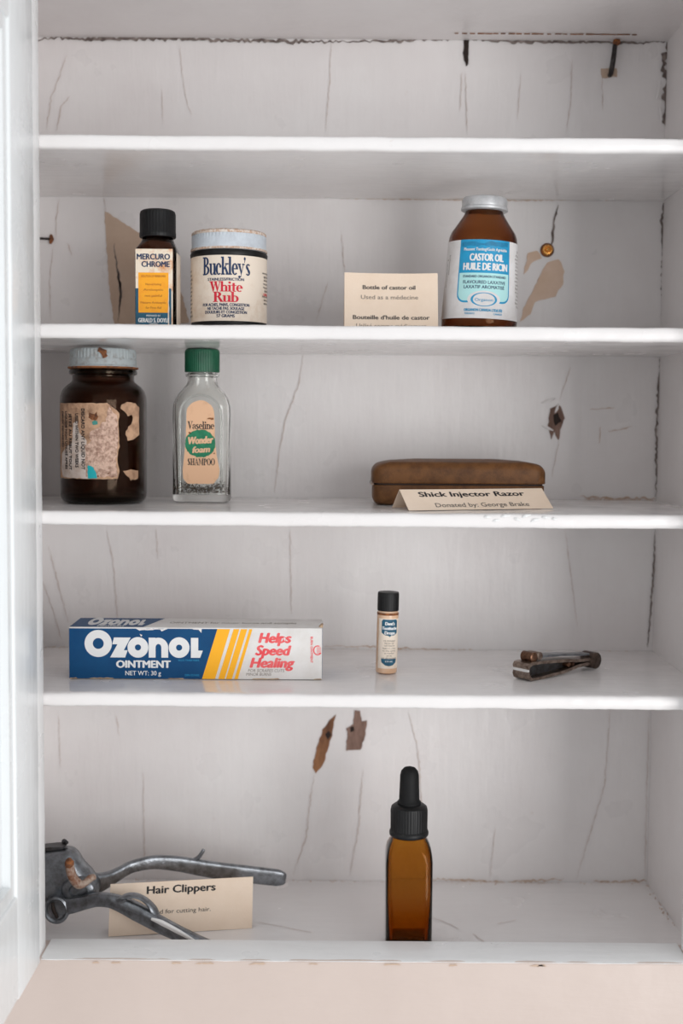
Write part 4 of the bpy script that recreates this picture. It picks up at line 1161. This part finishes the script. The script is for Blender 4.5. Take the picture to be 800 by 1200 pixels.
m = MB(); m.box(-.1, 1.6, -6.8, 6.8, 6.5, 8.5); m.build('cutting_edge', 'bright_steel', t, smooth=0)
def across(cx, cz, r, half, n=24, name='pivot', mt='bronze'):
    m = MB()
    rings = []
    for (y, rr) in ((-half, r * .8), (-half + .6, r), (half - .6, r), (half, r * .8)):
        rings.append([(cx + rr * math.cos(2 * PI * k / n), y, cz + rr * math.sin(2 * PI * k / n)) for k in range(n)])
    m.loft(rings)
    return m.build(name, mt, t)
across(76, 6.6, 6.2, 6.2, name='end_roll', mt='bronze_dark')
across(47, 6.6, 2.0, 4.6, name='rivet', mt='copper')
across(52, 6.6, 1.6, 4.4, name='rivet', mt='copper')
m = MB(); m.extrude([(3, 2.0), (14, 1.6), (40, 3.0), (56, 5.4), (70, 6), (70, 7), (56, 8), (40, 9.8), (14, 11.6), (3, 11.4)], 0.5, 2.5); m.build('inner_plate', 'steel_dark', t, smooth=0)
m = MB()
lev = [(9, 13.6), (12, 15.6), (18, 16.8), (40, 15.4), (58, 13.4), (70, 12.6), (70, 11.2), (58, 11.9), (40, 13.8), (20, 15.0), (13, 14.0)]
bar(lev, 10, 8.4, 'lever', 'steel', t)
across(8.4, 16.2, 3.8, 5.6, name='hinge_roll', mt='copper')
across(14.2, 16.6, 3.0, 5.8, name='hinge_cheek', mt='bronze')

# ================================================================= things on the cabinet floor
# ---- hair clippers
hc = thing('hair_clippers', 'worn steel hand-operated hair clippers with two long curved handles', 'hair clippers', (-0.2, 0.095, Z5))
OX, OY, OZ = -200.0, 95.0, -374.6
def L(x, y, z): return (x * 1000 - OX, y * 1000 - OY, z * 1000 - OZ)
def cr(pts, sub=5):
    out = []
    n = len(pts)
    for i in range(n):
        p0, p1, p2, p3 = (Vector(pts[(i + k) % n]) for k in (-1, 0, 1, 2))
        for s in range(sub):
            q = s / sub
            out.append(tuple(0.5 * ((2 * p1) + (p2 - p0) * q + (2 * p0 - 5 * p1 + 4 * p2 - p3) * q * q + (3 * p1 - p0 - 3 * p2 + p3) * q ** 3)))
    return out
head = [(-38, 56), (-20, 58.5), (-2, 60.6), (5, 57.6), (10, 50), (17, 42), (22, 33), (19, 24.5), (8, 22.5), (-6, 24.6), (-18, 21), (-38, 14)]
m = MB(); m.extrude(cr(head), -9, 13, inset=6); m.build('head', 'steel', hc)
m = MB(); m.extrude([(-36, 57.2), (-4, 61.2), (-2, 63.0), (-10, 62.8), (-36, 59.6)], -3, 8); m.build('blade_slot', 'steel_dark', hc)
m = MB(); m.tube([(-6, 8, 62), (-5, 6, 64.4), (-2, 3, 64.0)], [1.2, 1.7, 1.2], 8); m.build('slot_screw', 'steel_dark', hc)
m = MB()
rings = []
for (y, r) in ((-8, 13), (-10.6, 12.6), (-12, 11), (-12.2, 7), (-10, 6)):
    rings.append([(9 + r * math.cos(2 * PI * k / 28), y, 33 + r * .78 * math.sin(2 * PI * k / 28)) for k in range(28)])
m.loft(rings); m.build('boss', 'steel', hc)
m = MB(); m.tube([(4, -11, 55.6), (3.6, -14, 51), (6, -15, 44), (10, -15, 39.4), (14, -14, 39.6), (18, -12, 42.6), (21, -10, 43)], [(2.0, 2.2), (3.4, 3.4), (3.4, 3.6), (3.8, 3.4), (2.6, 2.4), (2.8, 2.8), (2.0, 2.2)], 12, (0, 1, 0)); m.build('wing_nut', 'corroded', hc)
m = MB(); m.tube([(2.6, -12, 56.6), (3.4, -15, 54.6), (5.2, -15, 52.6)], [2.0, 3.6, 2.2], 12, (0, 1, 0)); m.build('rusted_tip', 'rust', hc)
up = [(10, 5, 32), (19.5, 10, 31.4), (28, 16, 33.0), (36, 21, 36.2), (43, 25, 38.7), (58, 30, 40.4), (77, 35, 37.5), (103, 40, 31.2), (129, 45, 26.2), (152, 49, 22.2), (158.5, 50, 21.2)]
m = MB(); m.tube(up, [(4, 9), (4, 7.4), (3.4, 5.2), (3.0, 4.4), (3, 4.4), (3, 5.0), (3, 5.8), (3, 6.4), (3, 6.6), (2.8, 6.4), (1.6, 3.6)], 24, sq=.5); uh = m.build('upper_handle', 'steel', hc)
m = MB(); m.tube([(88, 38, 39.6), (92, 38.5, 42), (95.6, 39, 47.6)], [(1.6, 2.6), (1.6, 2.4), (1.4, 1.5)], 10, (0, 1, 0)); m.build('spur', 'steel', uh)
lo_ = [(-6.3, -10, 20.5), (4, -12.5, 22.4), (14.9, -15, 25.8), (24, -17, 28.6), (34.5, -20, 29.1), (45, -22.6, 26.4), (54, -25, 23.0), (73.5, -33, 16.0), (92, -38, 9.4), (111, -43, 4.6), (126, -45, 3.6)]
m = MB(); m.tube(lo_, [(4.4, 7.4), (4, 5.8), (3.6, 5.0), (3.4, 5.0), (3.6, 5.2), (4, 6), (4.2, 6.6), (4.2, 5.8), (4, 5.0), (3.6, 3.8), (3, 3.2)], 24, sq=.6); lh = m.build('lower_handle', 'steel', hc)
m = MB()
rings = []
for (y, r) in ((-2, 9.6), (-14, 9.6), (-15.6, 9), (-16.2, 7.6), (-15.2, 6.6), (-14.6, 6.2)):
    rings.append([(-6.6 + r * math.cos(2 * PI * k / 32), y, 19.6 + r * 1.12 * math.sin(2 * PI * k / 32)) for k in range(32)])
m.loft(rings); pv = m.build('pivot_eye', 'steel', hc)
m = MB(); m.tube([(-9.0, -15.2, 25.4), (-8.2, -15.4, 20), (-5.6, -15.2, 14)], [(1.0, 1.0), (1.5, 1.3), (1.0, 1.0)], 10, (0, 1, 0)); m.build('screw_slot', 'dark_hole', pv)
m = MB(); m.tube([(43.0, -25, 29.6), (43.6, -27.4, 33.6), (48, -28.4, 36.0), (55, -28.4, 35.8), (61, -28, 32.4), (66, -28.6, 27), (70, -31, 20)], [(3.4, 1.4), (4.4, 1.6), (4.6, 1.6), (4.6, 1.5), (4.4, 1.8), (4.2, 2.2), (3.2, 2.2)], 14); m.build('finger_rest', 'steel', lh)
m = MB(); m.tube([(66, -34.6, 21.4), (74, -37.2, 19.4), (86, -40.6, 14.6), (98, -43.6, 9.2)], [(.7, 1.0), (1.0, 2.2), (1.0, 2.0), (.8, 1.0)], 10); m.build('bright_edge', 'bright_steel', lh)  # bright strip along the lower handle

# ---- hair clippers card
tent_card('folded_card', 'cream folded card reading Hair Clippers, standing behind the steel clippers', (-0.1180, 0.098, Z5), 0.17, 105.5, 36.0, 9, 8, 0.3,
          [('bold_line', 'ink_black', [text('Hair Clippers', 51, 5.6, -.6, 31.4, .03)]), ('plain_line', 'ink_grey', [text('Used for cutting hair.', 46, 3.0, -1.4, 15.6, .004)])], 1.6)

# ---- dropper bottle
t = thing('dropper_bottle', 'square amber glass dropper bottle with black rubber bulb', 'bottle', (0.0503, 0.0715, Z5))
hollow([(0, 28, 28, 4), (.7, 31.6, 31.6, 5), (2.2, 33.4, 33.4, 5.4), (40, 33.4, 33.4, 5.4), (64, 33.4, 33.4, 5.4), (69, 32.6, 32.6, 6.4), (73, 31, 31, 8), (76.4, 28.4, 28.4, 10), (79, 25.6, 25.6, 11.6), (81, 23.4, 23.4, 11.4), (84, 22, 22, 10.8), (94, 20, 20, 9.8)], 2.4, 9, 'amber', t, nc=7)
m = MB(); m.lathe([(.1, 80.4), (13.2, 80.4), (14.0, 81.2), (14.2, 83), (13.8, 84.4), (13.3, 85), (13.4, 99), (12.8, 101.6), (11.0, 103), (8.2, 103.6), (.1, 103.6)], 160, ribs=(5, 6, 40, .35)); m.build('cap', 'black_plastic', t)
m = MB(); m.lathe([(.1, 103), (8.4, 103), (8.6, 105), (7.4, 106.4), (7.2, 112), (6.9, 120), (6.8, 124.4), (6.0, 127.6), (4.0, 129.8), (1.6, 130.6), (.1, 130.7)], 40); m.build('rubber_bulb', 'black_rubber', t)

bpy.context.view_layer.update()
